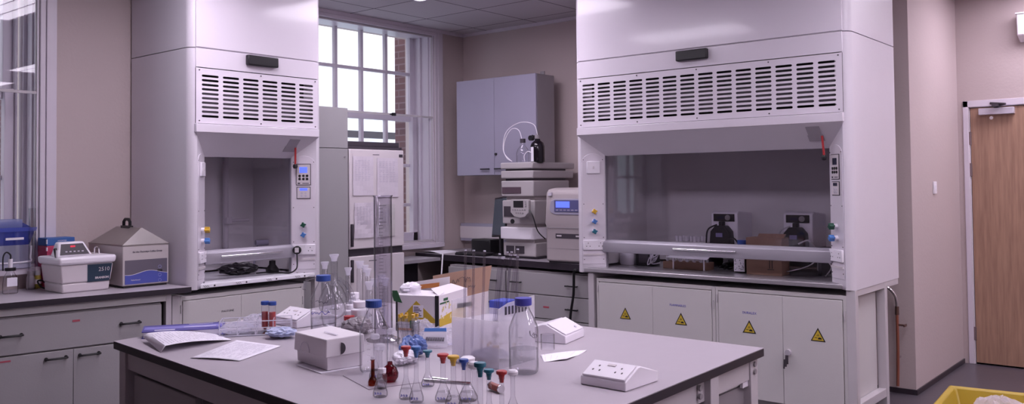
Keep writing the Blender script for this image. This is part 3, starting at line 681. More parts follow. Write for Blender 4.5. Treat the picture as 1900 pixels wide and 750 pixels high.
pp=MB((-.42,.08,.93)).grid(10,6,lambda a,b:(-.56+.25*b+.02*a,.20-.30*a,.9195+.008*math.sin(a*5)+.012*(1-a)*(1-b))).build('paper_sheet',PAPER,loc=(-.42,.08,.93),thick=.0006); tag(pp,'curling white sheet on the far counter near the window corner','paper')
wd=MB((-.6,.1,.8)).rod((-.600,-.10,.925),(-.70,-.17,.66),.006).build('white_rod',WPL,loc=(-.6,.1,.8)); tag(wd,'thin white rod leaning at the end of the far counter','rod')

# tall cupboard and fridge freezer
tc_=thing('tall_cabinet','tall grey cupboard between the narrower hood and the fridge','cabinet',(-1.81,-.2,ZF)); O=(-1.81,-.2,ZF)
MB(O).box(-2.0,-1.622,-.18,.24,ZF,2.000).build('body',CABT,tc_,bevel=.002)
for (z0,z1) in ((1.721,1.998),(.60,1.717),(ZF+.05,.596)): MB(O).box(-1.998,-1.624,-.2,-.181,z0,z1).build('door',CABT,tc_,bevel=.002)
MB(O).cyl((-1.655,-.206,1.66),.006,.006,8,'y').build('lock',CHROME,tc_)
fg=thing('fridge_freezer','white fridge freezer with papers taped on its door, in front of the window','fridge',(-1.36,-.2,ZF)); O=(-1.36,-.2,ZF)
MB(O).box(-1.612,-1.102,-.13,.22,ZF,1.74).build('body',BEIGE,fg,bevel=.006)
MB(O).box(-1.612,-1.102,-.15,.22,1.741,1.775).box(-1.612,-1.102,-.16,-.13,1.722,1.740).build('top_trim',DKGREY,fg,bevel=.003)
dd=[]
for (z0,z1) in ((1.025,1.718),(ZF+.04,.975)): dd.append(MB(O).box(-1.611,-1.103,-.2,-.131,z0,z1).build('door',OFFW,fg,bevel=.006))
MB(O).box(-1.611,-1.103,-.175,-.131,.977,1.023).build('door_gap',DKGREY,fg)
MB(O).box(-1.1015,-1.085,-.16,.2,ZF,1.74).build('side_gap_shade',DKGREY,fg)  # dark strip, its colour standing in for the shaded gap beside the fridge
MB(O).box(-1.606,-1.592,-.222,-.20,1.045,1.20).build('handle',DKGREY,dd[0],bevel=.003)
MB(O).box(-1.606,-1.592,-.222,-.20,.80,.955).build('handle',DKGREY,dd[1],bevel=.003)
MB(O).box(-1.15,-1.115,-.2025,-.2,1.668,1.688).build('badge',DKGREY,dd[0])
MB(O).box(-1.44,-1.37,-.2015,-.2,.935,.940).box(-1.40,-1.34,-.2015,-.2,1.680,1.684).build('print',INKD,dd[0])
def sheet(x0,x1,z0,z1,lb,sd,m_=mat('sleeved_paper',(216,208,218),.4,var=.05,scale=40),curl=.006):
    rg=random.Random(sd); s=thing('taped_paper',lb,'paper',((x0+x1)/2,-.204,z0)); o=((x0+x1)/2,-.204,z0)
    MB(o).grid(6,8,lambda a,b:(x0+(x1-x0)*a,-.2035-curl*abs(math.sin(3*a+5*b+sd)),z0+(z1-z0)*b)).build('sheet',m_,s,thick=.0008,smooth=False)
    t=MB(o)
    for k in range(12):
        z=z1-.03-(z1-z0-.06)*k/12*.7
        for j in range(5):
            xa=x0+.02+(x1-x0-.04)*j/5; t.box(xa,xa+rg.uniform(.2,.8)*(x1-x0-.04)/5,-.2035-curl-.0016,-.2035-curl-.001,z,z+.004)
    t.build('print',INK,s)
sheet(-1.585,-1.40,1.395,1.668,'left upper sheet of print taped on the white fridge door',1,curl=.003)
sheet(-1.365,-1.165,1.38,1.66,'right upper sheet of print taped on the white fridge door',2,curl=.003)
sheet(-1.575,-1.395,1.10,1.345,'crumpled plastic-covered sheet low on the left of the fridge door',3,curl=.006)
sheet(-1.37,-1.20,1.10,1.33,'lower right grey sheet behind the measuring cylinder on the fridge door',4,m_=CABL)

# items inside the large hood (deck .922)
DZ=.9225
def pump(x,y,lb):
    p=thing('peristaltic_pump',lb,'pump',(x,y,DZ+.145),-PI/2,'pumps inside the large hood'); 
    MB().prism([(0,-.0),(.30,-.0),(.30,.19),(.03,.215),(0,.20)],-.088,.088,'x').build('body',WPL,p,bevel=.006)
    MB().box(-.070,.070,-.006,.0,.150,.196).build('panel',BLACK,p,bevel=.001); MB().cyl((.028,-.014,.173),.017,.008,16,'y').cyl((.028,-.018,.173),.008,.004,12,'y').build('dial',CABS,p)
    MB().box(-.045,.0,-.0075,-.006,.165,.180).build('display',LCDD,p)
    h=MB(); h.prism([(-.07,.0),(.07,.0),(.062,.09),(.03,.125),(-.03,.125),(-.062,.09)],-.07,-.0,'y').build('pump_head',BLACK,p,bevel=.006)
    MB().box(-.022,.022,-.075,-.07,.055,.08).build('head_label',mat('violet_grey_label',(120,112,150),.5),p)
    MB().box(-.012,.018,-.055,-.02,.125,.15).build('clamp',BLACK,p,bevel=.003)
    t=MB().tube(bez([(-.03,-.04,.13),(-.085,-.05,.10),(-.10,-.05,.03),(-.095,-.05,-.05)],24),.005,6).tube(bez([(.03,-.075,.03),(.09,-.06,.05),(.13,-.05,-.02),(.13,-.04,-.12)],24),.005,6).build('tubing',BLACK if y>-2.6 else PIPEW,p)
    return p
ps=MB((-.45,-2.65,DZ)).box(-.56,-.25,-3.06,-2.28,DZ+.128,DZ+.144).box(-.54,-.27,-3.05,-3.03,DZ,DZ+.128).box(-.54,-.27,-2.31,-2.29,DZ,DZ+.128).box(-.54,-.27,-2.64,-2.62,DZ,DZ+.128).build('shelf_stand',DKGREY,loc=(-.45,-2.65,DZ)); tag(ps,'dark low shelf inside the large hood carrying the two pumps','shelf')
pump(-.46,-2.415,'left of the two pumps in the large hood, black tubing looped over its head'); pump(-.46,-2.885,'right of the two pumps in the large hood, pale tubing at its head')
cb_=thing('cardboard_box','brown cardboard box with up arrows standing inside the large hood','box',(-.64,-2.765,DZ))
MB().box(-.055,.055,-.115,.10,.0,.215).build('box',CARDD,cb_,bevel=.002); MB().prism([(-.02,.2055),(-.005,.2055),(.03,.235),(.015,.235)],-.11,.05,'y').build('flap',CARDD,cb_)
MB().box(-.0562,-.055,-.045,-.041,.04,.10).box(-.0562,-.055,-.060,-.056,.04,.10).box(-.0562,-.055,-.07,-.03,.032,.036).build('print',BLACK,cb_)
bb_=thing('reagent_bottle','brown bottle with blue cap and printed white label inside the large hood','bottle',(-.62,-2.605,DZ))
MB().lathe([(.044,0),(.046,.006),(.046,.125),(.034,.15),(.02,.16)],seg=20).build('body',mat('dark_bottle',(36,26,34),.15),bb_); MB().cyl((0,0,.1605),.027,.032,18).build('cap',CBLUE,bb_)
q=MB().box(-.0495,-.044,-.036,.03,.01,.085).build('label',PAPER,bb_); q2=MB()
rg=random.Random(4)
for i in range(26): a=rg.uniform(-.034,.024); z=rg.uniform(.014,.078); q2.box(-.0503,-.0496,a,a+rg.uniform(.002,.007),z,z+rg.uniform(.002,.005))
q2.build('print',INKD,q)
vr=thing('vial_rack','low tray of white-capped vials under a sheet in the large hood','rack',(-.60,-2.225,DZ))
MB().box(-.05,.05,-.16,.14,.0,.045).build('tray',CARDD,vr)
MB().hexa([(-.10,-.19,.070),(-.06,-.19,.084),(-.06,.08,.084),(-.10,.08,.074),(-.10,-.19,.073),(-.06,-.19,.087),(-.06,.08,.087),(-.10,.08,.077)]).box(-.062,-.0505,-.15,-.145,.0,.084).box(-.062,-.0505,.06,.065,.0,.084).build('cover_sheet',PAPER,vr)
pv=None
for i in range(12):
    if pv is None:
        pv=thing('vial','white-capped glass vial standing in the tray in the large hood','vial',(-.63,-2.36,DZ+.0455),0,'vials in the tray'); MB().cyl((0,0,0),.009,.022,10).build('body',FROST,pv); MB().cyl((0,0,.0225),.0095,.012,10).build('cap',WPL,pv); v=pv
    else: v=copy_tree(pv)
    v.location=(-.63 if i%2 else -.60,-2.365+i*.0235,DZ+.0455)
sh2=MB((-.35,-2.13,DZ)).box(-.42,-.28,-2.27,-2.02,DZ+.145,DZ+.155).box(-.40,-.39,-2.26,-2.25,DZ,DZ+.145).box(-.40,-.39,-2.04,-2.03,DZ,DZ+.145).box(-.31,-.30,-2.26,-2.25,DZ,DZ+.145).box(-.31,-.30,-2.04,-2.03,DZ,DZ+.145).build('vial_shelf',INNER,loc=(-.35,-2.13,DZ)); tag(sh2,'small shelf at the back of the large hood with white-capped vials on it','shelf')
pv=None
for i in range(12):
    if pv is None:
        pv=thing('sample_vial','small white-capped vial behind the sash glass of the large hood','vial',(0,0,0),0,'vials on the shelf behind the glass'); MB().cyl((0,0,0),.010,.02,10).build('body',WPL,pv); MB().cyl((0,0,.0205),.011,.014,10).build('cap',WPL,pv); v=pv
    else: v=copy_tree(pv)
    v.location=(-.395+.045*(i%2)*1.0+.012*math.sin(i*2.3),-2.045-.0165*i-(i%2)*.006,DZ+.1555)
bk=thing('black_box','black square box standing at the left inside the large hood','box',(-.52,-1.895,DZ)); MB().box(-.06,.06,-.058,.052,0,.115).build('case',BLACK,bk,bevel=.004); MB().box(-.0615,-.06,-.04,.03,.02,.09).build('front_panel',DKGREY,bk)
wj=thing('plastic_tub','pale round plastic tub at the left end inside the large hood','tub',(-.55,-1.765,DZ)); MB().lathe([(.048,0),(.055,.01),(.057,.10),(.054,.10),(.05,.012)],seg=24).build('body',MILKD,wj)
ct3=MB((-.5,-2.8,DZ)).tube(bez([(-.50,-2.60,DZ+.01),(-.55,-2.80,DZ+.012),(-.66,-2.92,DZ+.03),(-.60,-3.02,DZ+.07),(-.55,-3.03,DZ+.14)],30),.0035,6).tube(bez([(-.62,-3.10,DZ+.005),(-.58,-3.12,DZ+.06),(-.56,-3.05,DZ+.12)],20),.0035,6).build('loose_tubing',PIPEW,loc=(-.5,-2.8,DZ)); tag(ct3,'pale loose tubing on the deck at the right of the large hood','tubing')
cl3=MB((-.5,-2.38,DZ))
for i in range(9): rg=random.Random(i+30); cl3.tube(bez([(-.62+rg.uniform(0,.14),-2.43-rg.uniform(0,.10),DZ+.006+rg.uniform(0,.05)) for _ in range(4)],16),.005,6)
o=cl3.build('cable_tangle',BLACK,loc=(-.5,-2.38,DZ)); tag(o,'tangle of black cables left of the labelled bottle in the large hood','cable')
cl4=MB((-.6,-1.97,DZ))
for i in range(6): rg=random.Random(i+60); cl4.tube(bez([(-.62+rg.uniform(0,.10),-1.90-.04-rg.uniform(0,.05),DZ+.006+rg.uniform(0,.08)) for _ in range(4)],16),.004,6)
o=cl4.build('tube_tangle',INK,loc=(-.6,-1.97,DZ)); tag(o,'grey tangle of tubes beside the black box in the large hood','tubing')
# inside the narrower hood
sf=thing('support_lattice','grey lattice of clamped rods inside the narrower hood','lattice',(-2.45,.12,DZ)); O=(-2.45,.12,DZ)
MB(O).rod((-2.39,.08,DZ),(-2.39,.08,1.75),.018,10).build('upright',PIPEW,sf)
MB(O).rod((-2.39,.05,1.25),(-2.24,.05,1.25),.010,8).box(-2.41,-2.37,.035,.06,1.23,1.27).build('cross_rod',PIPEW,sf)
MB(O).rod((-2.21,.02,1.10),(-2.13,.0,1.10),.018,12).rod((-2.19,.02,1.10),(-2.19,.08,.925),.006).build('roller',CABW,sf)
def blob(mb,c,rx,ry,rz,seed,n=14):
    rg=random.Random(seed); 
    P=[[None]*(n*2) for _ in range(n+1)]
    for i in range(n+1):
        for j in range(2*n):
            th=PI*i/n; ph=PI*j/n; k=1+rg.uniform(-.13,.13)+.12*math.sin(3*ph+seed)*math.sin(2*th+seed)
            if i in(0,n): k=1
            P[i][j]=(c[0]+rx*k*math.sin(th)*math.cos(ph),c[1]+ry*k*math.sin(th)*math.sin(ph),c[2]+rz*(1+(k-1)*1.2)*math.cos(th))
    R=[[mb.v(P[i][j]) for j in range(2*n)] for i in range(1,n)]; a=mb.v(P[0][0]); b=mb.v(P[n][0])
    for j in range(2*n):
        k=(j+1)%(2*n); mb.f([a,R[0][j],R[0][k]]); mb.f([b,R[-1][k],R[-1][j]])
        for i in range(n-2): mb.f([R[i][j],R[i+1][j],R[i+1][k],R[i][k]])
    return mb
bg_=blob(MB((-2.42,-.12,DZ)),(-2.42,-.12,DZ+.034),.13,.07,.034,5).build('black_plastic_bag',mat('black_film',(38,34,40),.25),loc=(-2.42,-.12,DZ),smooth=False); tag(bg_,'crumpled black plastic on the deck of the narrower hood','bag')
kt=MB((-2.24,-.2,DZ)).lathe([(.04,0),(.042,.02),(.02,.05),(.02,.075),(.0,.08)],(-2.235,-.20,DZ),16).build('clamp_stand',BLACK,loc=(-2.24,-.2,DZ)); tag(kt,'small black clamp base under the sash of the narrower hood','clamp')
pl=thing('power_plug','black plug in the double socket of the narrower hood','plug',(-2.161,-.358,1.066),-PI/4)
MB().cyl((0,-.026,0),.026,.022,18,'y').build('plug_body',BLACK,pl,bevel=.003); MB().box(-.012,.012,-.029,-.026,-.014,.016).build('plug_label',OFFW,pl)
c_=MB((-2.15,-.35,.95)).tube(bez([(-2.176,-.373,1.045),(-2.178,-.378,1.0),(-2.188,-.385,.955),(-2.22,-.365,.929),(-2.25,-.31,.929),(-2.29,-.24,.932),(-2.36,-.21,.929)],44),.0045,8).build('power_lead',BLACK,loc=(-2.15,-.35,.95)); tag(c_,'black lead from the plug running into the narrower hood','cable')

# pipe with valve beside the large hood
pi_=thing('gas_pipe','copper pipe with valve on the wall right of the large hood','pipe',(-.03,-3.33,.25)); O=(-.03,-3.33,.25)
MB(O).tube(bez([(-.02,-3.30,ZF+.05),(-.02,-3.305,.45),(-.02,-3.305,.66)],12),.009,8).build('pipe',COPPER,pi_)
MB(O).rod((-.02,-3.305,.66),(-.02,-3.305,.71),.012).rod((-.02,-3.305,.60),(-.02,-3.345,.60),.006).box(-.045,.005,-3.352,-3.346,.593,.607).build('valve',mat('brass_dark',(110,84,76),.4,metal=.6),pi_)
MB(O).tube(bez([(-.02,-3.305,.70),(-.02,-3.30,.76),(-.03,-3.27,.81),(-.05,-3.22,.84)],18),.008,8).build('braided_hose',CHROME,pi_)
MB(O).box(-.02,.029,-3.31,-3.30,.40,.41).build('pipe_clip',CHROME,pi_)
# ------------------------------------------------------------------ left counter items
CZ=.9192
so_=thing('ultrasonic_bath','white ultrasonic bath marked 2510 on the left counter','ultrasonic bath',(-3.517,-.201,CZ),0)
L=.256
def taper(z0,z1,a,b,x0=.0,x1=L,y0=0.,y1=.225):
    return MB().hexa([(x0+a,y0+a,z0),(x1-a,y0+a,z0),(x1-a,y1-a,z0),(x0+a,y1-a,z0),(x0+b,y0+b,z1),(x1-b,y0+b,z1),(x1-b,y1-b,z1),(x0+b,y1-b,z1)])
taper(.0,.050,.006,.002).build('foot',OFFW,so_,bevel=.008); taper(.050,.145,.000,-.010).build('tank_housing',OFFW,so_,bevel=.008)
rm=taper(.146,.188,-.020,-.024).build('rim',WPL,so_,bevel=.014,seg=3)
MB().box(.02,L-.02,.10,.20,.1885,.191).build('tank_lid',BEIGE,so_)
MB().hexa([(.0,.055,.188),(.185,.055,.188),(.185,.14,.188),(.0,.14,.188),(.02,.085,.262),(.150,.085,.262),(.150,.13,.262),(.02,.13,.262)]).build('control_housing',WPL,so_,bevel=.008)
pn=MB().hexa([(.016,.0565,.195),(.168,.0565,.195),(.168,.06,.195),(.016,.06,.195),(.030,.0795,.252),(.142,.0795,.252),(.142,.085,.252),(.030,.085,.252)]).build('control_panel',DKGREY,so_)
MB().box(.075,.100,.071,.074,.234,.243).build('red_readout',mat('red_led',(220,60,80),.4,emit=.4),pn); q=MB()
for i in range(5): q.box(.045+i*.021,.055+i*.021,.060,.063,.209,.215)
q.build('buttons',INK,pn)
MB().rod((-.012,.03,.19),(-.012,.05,.232),.009).build('clip',BLACK,so_); MB().cyl((-.012,.02,.190),.009,.035,12).build('drain_cap',WPL,so_)
MB().tube(bez([(.215,.10,.188),(.215,.095,.222),(.232,.095,.226),(.24,.10,.188)],14),.004,6).build('lid_handle',CHROME,so_)
MB().hexa([(.132,-.0015,.050),(.248,-.0015,.050),(.248,.012,.050),(.132,.012,.050),(.128,-.0115,.142),(.258,-.0115,.142),(.258,.0,.142),(.128,.0,.142)]).build('badge_panel',NAVY,so_)
t1=text('2510',.030,OFFW,so_,(.185,-.0100,.104),(PI/2+.105,0,0)); t2=text('BRANSON',.0155,OFFW,so_,(.170,-.0045,.064),(PI/2+.105,0,0),bold=.0006)
wb=thing('water_bath','steel-lidded water bath with grey and blue front on the left counter','water bath',(-3.213,-.235,CZ),math.radians(-3))
L=.258;Dp=.455
MB().box(0,L,0,Dp,.012,.228).build('housing',BEIGE,wb,bevel=.004); MB().box(.008,L-.008,.008,Dp-.008,0,.012).build('feet',BLACK,wb)
MB().box(-.002,L+.002,-.002,Dp,.2285,.2335).build('rim',STEELB,wb)
lid=MB(); 
lid.hexa([(.0,.002,.234),(L,.002,.234),(L,Dp-.01,.234),(0,Dp-.01,.234),(L/2-.003,.055,.322),(L/2+.003,.055,.322),(L/2+.003,Dp-.075,.322),(L/2-.003,Dp-.075,.322)]).build('lid',STEELB,wb,smooth=False)
MB().tube([(L/2,0.205,.315),(L/2,0.205,.352),(L/2,0.225,.366),(L/2,0.265,.366),(L/2,0.285,.352),(L/2,0.285,.315)],.009,8).box(L/2-.012,L/2+.012,.19,.30,.316,.330).build('lid_handle',BLACK,wb)
MB().box(.012,L-.010,-.0018,0,.020,.150).build('front_panel',mat('graphite_panel',(104,98,110),.4),wb)
wv=[(.012,.020),(L-.010,.020)]+[(L-.010-(L-.022)*t/16,.074+.010*math.cos(2*PI*t/16*1.05+PI*.1)*(-1)+.004) for t in range(17)]
MB().prism(wv,-.0028,-.0018,'y').build('blue_wave',mat('panel_blue',(78,88,170),.4),wb)
MB().tube([(L-.010-(L-.022)*t/16,-.003,.074+.010*math.cos(2*PI*t/16*1.05+PI*.1)*(-1)+.005) for t in range(17)],.0013,4).build('wave_line',WPL,wb)
q=MB()
for z in (.030,.060,.105): 
    q.tube([(.205+.0085*math.cos(a*PI/6),-.0035,z+.0085*math.sin(a*PI/6)) for a in range(13)],.001,4)
q.build('button_rings',mat('light_blue_print',(160,165,220),.4),wb); MB().box(.192,.220,-.003,-.0018,.077,.089).build('readout',BLACK,wb)
text('Fisherbrand',.0105,OFFW,wb,(.045,-.003,.038)); text('for the Thursdays Coffee Group',.0125,INKD,wb,(.055,-.0015,.190),name='handwriting',bold=.0002)
bx1=thing('stacked_box','flat pink box under the blue box behind the ultrasonic bath','box',(-3.40,.175,CZ),0); MB().box(-.06,.08,-.06,.06,0,.232).box(-.061,.081,-.061,.061,.195,.232).build('carton',mat('pink_card',(186,58,98),.5),bx1,bevel=.003); MB().box(-.062,-.058,-.062,-.05,.205,.225).build('label',PAPER,bx1)
bx2=thing('stacked_box','flat blue box on top of the pink box behind the ultrasonic bath','box',(-3.40,.175,CZ+.2325),0); MB().box(-.06,.088,-.06,.06,0,.042).build('carton',mat('blue_card',(48,94,160),.5),bx2,bevel=.003); text('ASSORTED',.010,PAPER,bx2,(-.005,-.0605,.022)); MB().box(-.062,-.058,-.061,-.05,.01,.035).build('label',PAPER,bx2)
tb2=thing('glass_tube','tall clear glass tube standing behind the blue and pink boxes','tube',(-3.515,.17,CZ)); MB().lathe([(.016,0),(.018,.004),(.018,.44),(.015,.44),(.015,.004)],seg=18,cap=False).build('tube',GLT,tb2); MB().cyl((0,0,-.0),.03,.006,20).build('foot',GL,tb2)
# storage bins on the window sill
SZ=1.0355
bn=thing('storage_bin','translucent blue storage bin stacked on the left window sill','storage bin',(-3.60,.225,SZ+.125))
MB().hexa([(-.13,-.02,0),(.085,-.02,0),(.085,.10,0),(-.13,.10,0),(-.15,-.05,.085),(.105,-.05,.085),(.10,.12,.12),(-.145,.12,.12)]).build('bin',milky('blue_translucent',(64,84,186),.72),bn,bevel=.004)
MB().hexa([(-.15,-.052,.075),(.107,-.052,.075),(.107,-.03,.075),(-.15,-.03,.075),(-.152,-.056,.095),(.109,-.056,.095),(.109,-.034,.095),(-.152,-.034,.095)]).build('lip',mat('blue_bin_plastic',(72,88,180),.4),bn)
MB().box(-.045,.045,-.049,-.038,.030,.042).build('label',PAPER,bn)
bn2=thing('storage_bin','white open storage bin on the left window sill, under the blue bin','storage bin',(-3.60,.225,SZ))
MB().box(-.10,.085,-.045,.10,0,.006).box(-.10,-.094,-.04,.10,.006,.12).box(.079,.085,-.04,.10,.006,.12).box(-.10,.085,.094,.10,.006,.12).box(-.10,.085,-.045,-.039,.0,.035).build('bin',milky('white_translucent',(226,226,240),.6),bn2,bevel=.003)
MB().tube(bez([(-.095,-.045,.12),(-.09,-.05,.06),(-.085,-.048,.035),(.07,-.048,.035),(.078,-.05,.06),(.085,-.045,.12)],24),.005,6).build('rim',WPL,bn2)
tbg=MB((-3.60,.27,SZ+.25)).box(-3.70,-3.54,.225,.30,SZ+.205,SZ+.265).build('plastic_bag_contents',milky('lilac_film',(170,180,225),.5),loc=(-3.60,.27,SZ+.25),bevel=.01); tag(tbg,'pale blue plastic packet sitting in the blue bin on the sill','packet')
# small bottles at the back of the left counter
for i,(x,y,c,cc,h,lb) in enumerate([(-3.515,.19,(206,200,206),(196,190,196),.10,'small pale bottle with white cap, leftmost behind the stoppered flask'),(-3.478,.19,(170,150,62),(208,204,206),.105,'small bottle of yellow liquid with white cap on the left counter'),(-3.425,.20,(140,144,176),(190,188,196),.10,'small bluish bottle with white cap right of the yellow one')]):
    b_=thing('reagent_pot',lb,'bottle',(x,y,CZ),0,'small bottles behind the ultrasonic bath')
    MB().lathe([(.018,0),(.02,.004),(.02,.062),(.015,.072)],seg=16).build('body',mat('pot_%d'%i,c,.3),b_); MB().cyl((0,0,.0725),.016,.024,14).build('cap',mat('potcap_%d'%i,cc,.4),b_)
    if i==1: MB().lathe([(.0203,.025),(.0205,.025),(.0205,.05),(.0203,.05)],seg=16,cap=False).build('label',PAPER,b_)
rb_=thing('reagent_pot','small white pot with red lid beside the ultrasonic bath','bottle',(-3.36,.19,CZ)); MB().box(-.03,.03,-.03,.03,0,.06).build('body',OFFW,rb_,bevel=.006); MB().box(-.031,.031,-.031,.031,.0605,.095).build('lid',mat('brick_red_lid',(170,70,66),.4),rb_,bevel=.005)
cbx=MB((-3.5,.08,CZ)).tube(bez([(-3.40,.14,CZ+.03),(-3.45,.10,CZ+.012),(-3.50,.07,CZ+.05),(-3.53,.06,CZ+.05),(-3.52,.03,CZ+.02),(-3.48,.02,CZ+.007),(-3.44,.05,CZ+.008),(-3.42,.10,CZ+.04)],50),.0045,6).box(-3.46,-3.42,.10,.14,CZ+.001,CZ+.03).build('power_lead',BLACK,loc=(-3.5,.08,CZ)); tag(cbx,'black looping lead with adaptor on the left counter','cable')
fb=thing('wash_bottle','clear flask with dark collar and tubing at the left photo edge','bottle',(-3.665,.06,CZ))
MB().lathe([(.034,0),(.037,.005),(.037,.05),(.030,.09),(.018,.11),(.018,.125)],seg=20).build('body',GL,fb); MB().cyl((0,0,.118),.026,.016,16).build('collar',BLACK,fb); MB().cyl((0,0,.1345),.011,.045,12).build('stopper',WPL,fb)
MB().box(-.03,.02,-.0395,-.037,.04,.085).build('label',PAPER,fb); MB().tube(bez([(0,0,.175),(.0,0,.20),(-.02,0,.215),(-.035,0,.19),(-.035,0,.12)],20),.004,6).build('tubing',BLACK,fb)

# ------------------------------------------------------------------ central bench
CB=thing('central_bench','large grey laboratory bench in the foreground covered with glassware','bench',(-3.4,-2.7,ZF)); O=(-3.4,-2.7,ZF)
A_,B_,C2,D2=(-3.962,-1.688),(-2.655,-1.555),(-2.682,-3.640),(-4.195,-3.70)
def inset(pts,d):
    c=(sum(p[0] for p in pts)/4,sum(p[1] for p in pts)/4); out=[]
    for p in pts:
        out.append((p[0]+(d if p[0]<c[0] else -d),p[1]+(d if p[1]<c[1] else -d)))
    return out
Q=[A_,D2,C2,B_]
MB(O).prism(Q,.8975,ZB).build('bench_top',LAB,CB)
MB(O).prism(Q,.872,.897).build('bench_edge',EDGE,CB)
def bar(mb,p,q,t,z0,z1):
    d=(Vector(q)-Vector(p)).normalized(); n=Vector((-d.y,d.x))*t/2
    a=[Vector(p)-n,Vector(q)-n,Vector(q)+n,Vector(p)+n]
    return mb.hexa([(v.x,v.y,z0) for v in a]+[(v.x,v.y,z1) for v in a])
Qi=inset(Q,.04)
names=[('left','front'),]
ap=MB(O)
for i in range(4): bar(ap,Qi[i],Qi[(i+1)%4],.03,.800,.8715)
ap.build('apron',FRAME,CB,bevel=.002)
MB(O).box(-3.9,-2.72,-2.62,-2.60,ZF,.80).build('centre_panel',CABS,CB)
for (x,y) in (Qi[0],Qi[1],Qi[2],Qi[3],((Qi[1][0]+Qi[2][0])/2+.37,(Qi[1][1]+Qi[2][1])/2),((Qi[0][0]+Qi[1][0])/2+.03,(Qi[0][1]+Qi[1][1])/2)):
    MB(O).box(x-.027,x+.027,y-.0225,y+.0225,ZF,.8712).build('leg',FRAME,CB,bevel=.002)
bt=MB(O)
for (x) in (Qi[2][0]-.0,Qi[2][0]-.42):
    yb=Qi[1][1]+(Qi[2][1]-Qi[1][1])*(x-Qi[1][0])/(Qi[2][0]-Qi[1][0])-.016
    for z in (.825,.850): bt.cyl((x,yb-.012,z),.009,.008,10,'y')
bt.build('bolt',CABS,CB)
MB(O).prism([(-3.0,-3.60),(-2.72,-3.595),(-2.72,-3.585),(-3.0,-3.59)],ZF+.06,.78).build('end_panel',CABS,CB)
MB(O).box(-2.79,-2.75,-3.612,-3.602,.780,.7995).build('bracket',WPL,CB)
# units under the bench, left side faces the left counter
def under(label,y0,y1,x,nd):
    U=thing('under_bench_unit',label,'cabinet',(x,y0,ZF),math.radians(-93.5-3.2),'drawer units under the central bench'); W=y0-y1
    MB(o3).box(0,W,.02,.45,ZF+.02,.788).build('body',CABS,U,bevel=.004); 
    MB(o3).box(-.003,W+.003,.005,.45,.7885,.797).build('top',CAB,U)
    d=MB(o3).box(.004,W-.004,.0,.019,.55,.782).build('drawer',CAB,U,bevel=.003)
    MB(o3).box(W*.52,W*.52+.07,-.002,0,.692,.704).build('red_label',REDL,d); MB(o3).rod((W*.62,-.02,.67),(W*.62+.06,-.02,.67),.006).rod((W*.62+.01,-.02,.67),(W*.62+.01,0,.67),.004).rod((W*.62+.05,-.02,.67),(W*.62+.05,0,.67),.004).build('handle',BLACK,d)
    MB(o3).box(.004,W-.004,.0,.019,ZF+.04,.545).build('door',CAB,U,bevel=.003)
under('grey drawer unit under the near left corner of the central bench',-1.765,-2.30,-3.925,1)
uc=thing('under_bench_cupboard','grey cupboard under the right end of the central bench, rounded panel','cabinet',(-3.35,-3.56,ZF)); O2=(-3.35,-3.56,ZF)
MB(O2).box(-3.62,-3.14,-3.55,-3.15,ZF+.02,.755).build('body',CABS,uc,bevel=.004); pd=MB(O2).box(-3.61,-3.15,-3.572,-3.551,ZF+.04,.75).build('door',CAB,uc,bevel=.012)
MB(O2).box(-3.58,-3.18,-3.576,-3.572,.70,.745).build('panel_trim',FRAME,pd,bevel=.008); MB(O2).cyl((-3.17,-3.58,.73),.008,.008,10,'y').build('screw',CHROME,pd)

# ------------------------------------------------------------------ bench-top things
Z=ZB+.0004
def pod(x,y,rz,label,sc=1.0,blank=False):
    P_=thing('bench_socket',label,'socket unit',(x,y,Z),rz)
    w,d=.150*sc,.168*sc
    prof=[(0,0),(.0,.024*sc),(.066*sc,.056*sc),(.078*sc,.056*sc),(d,.028*sc),(d,0)]
    MB().prism(prof,0,w,'x').build('housing',WPL,P_,bevel=.003)
    s=math.atan2(.032,.066)
    f=MB().box(.005,w-.005,.003,.072*sc,0,.005).build('socket_plate',WPL,P_,loc=(0,.0,.0245*sc),rot=(s,0,0),bevel=.002)
    if not blank:
        hl=MB()
        for cx in (.038,.112):
            for (dx,dz) in ((0,.012),(-.011,-.007),(.011,-.007)): hl.box(cx*sc+dx-.0022,cx*sc+dx+.0022,.036*sc+dz-.003,.036*sc+dz+.003,.0048,.0056)
        hl.build('pin_holes',DKGREY,f)
        MB().box(.062*sc,.088*sc,.052,.060,.005,.007).build('rocker',OFFW,f)
    else:
        MB().cyl((w*.72,.02,.005),.005,.003,10).build('screw',INK,f)
        MB().box(.01,.05,.082*sc,.094*sc,.0525,.056).box(.05,.14,.115,.135,.0405,.047).build('slots',DKGREY,P_)
    return P_
pod(-3.495,-3.457,math.radians(-91),'white double socket unit at the front right of the bench')
pod(-3.372,-1.842,math.radians(-95),'white double socket unit at the far left of the bench behind the red tubes',sc=1.12)
pod(-3.030,-3.066,math.radians(13),'white wedge-shaped socket unit right of the big bottle, blank side to the front',sc=1.15,blank=True)

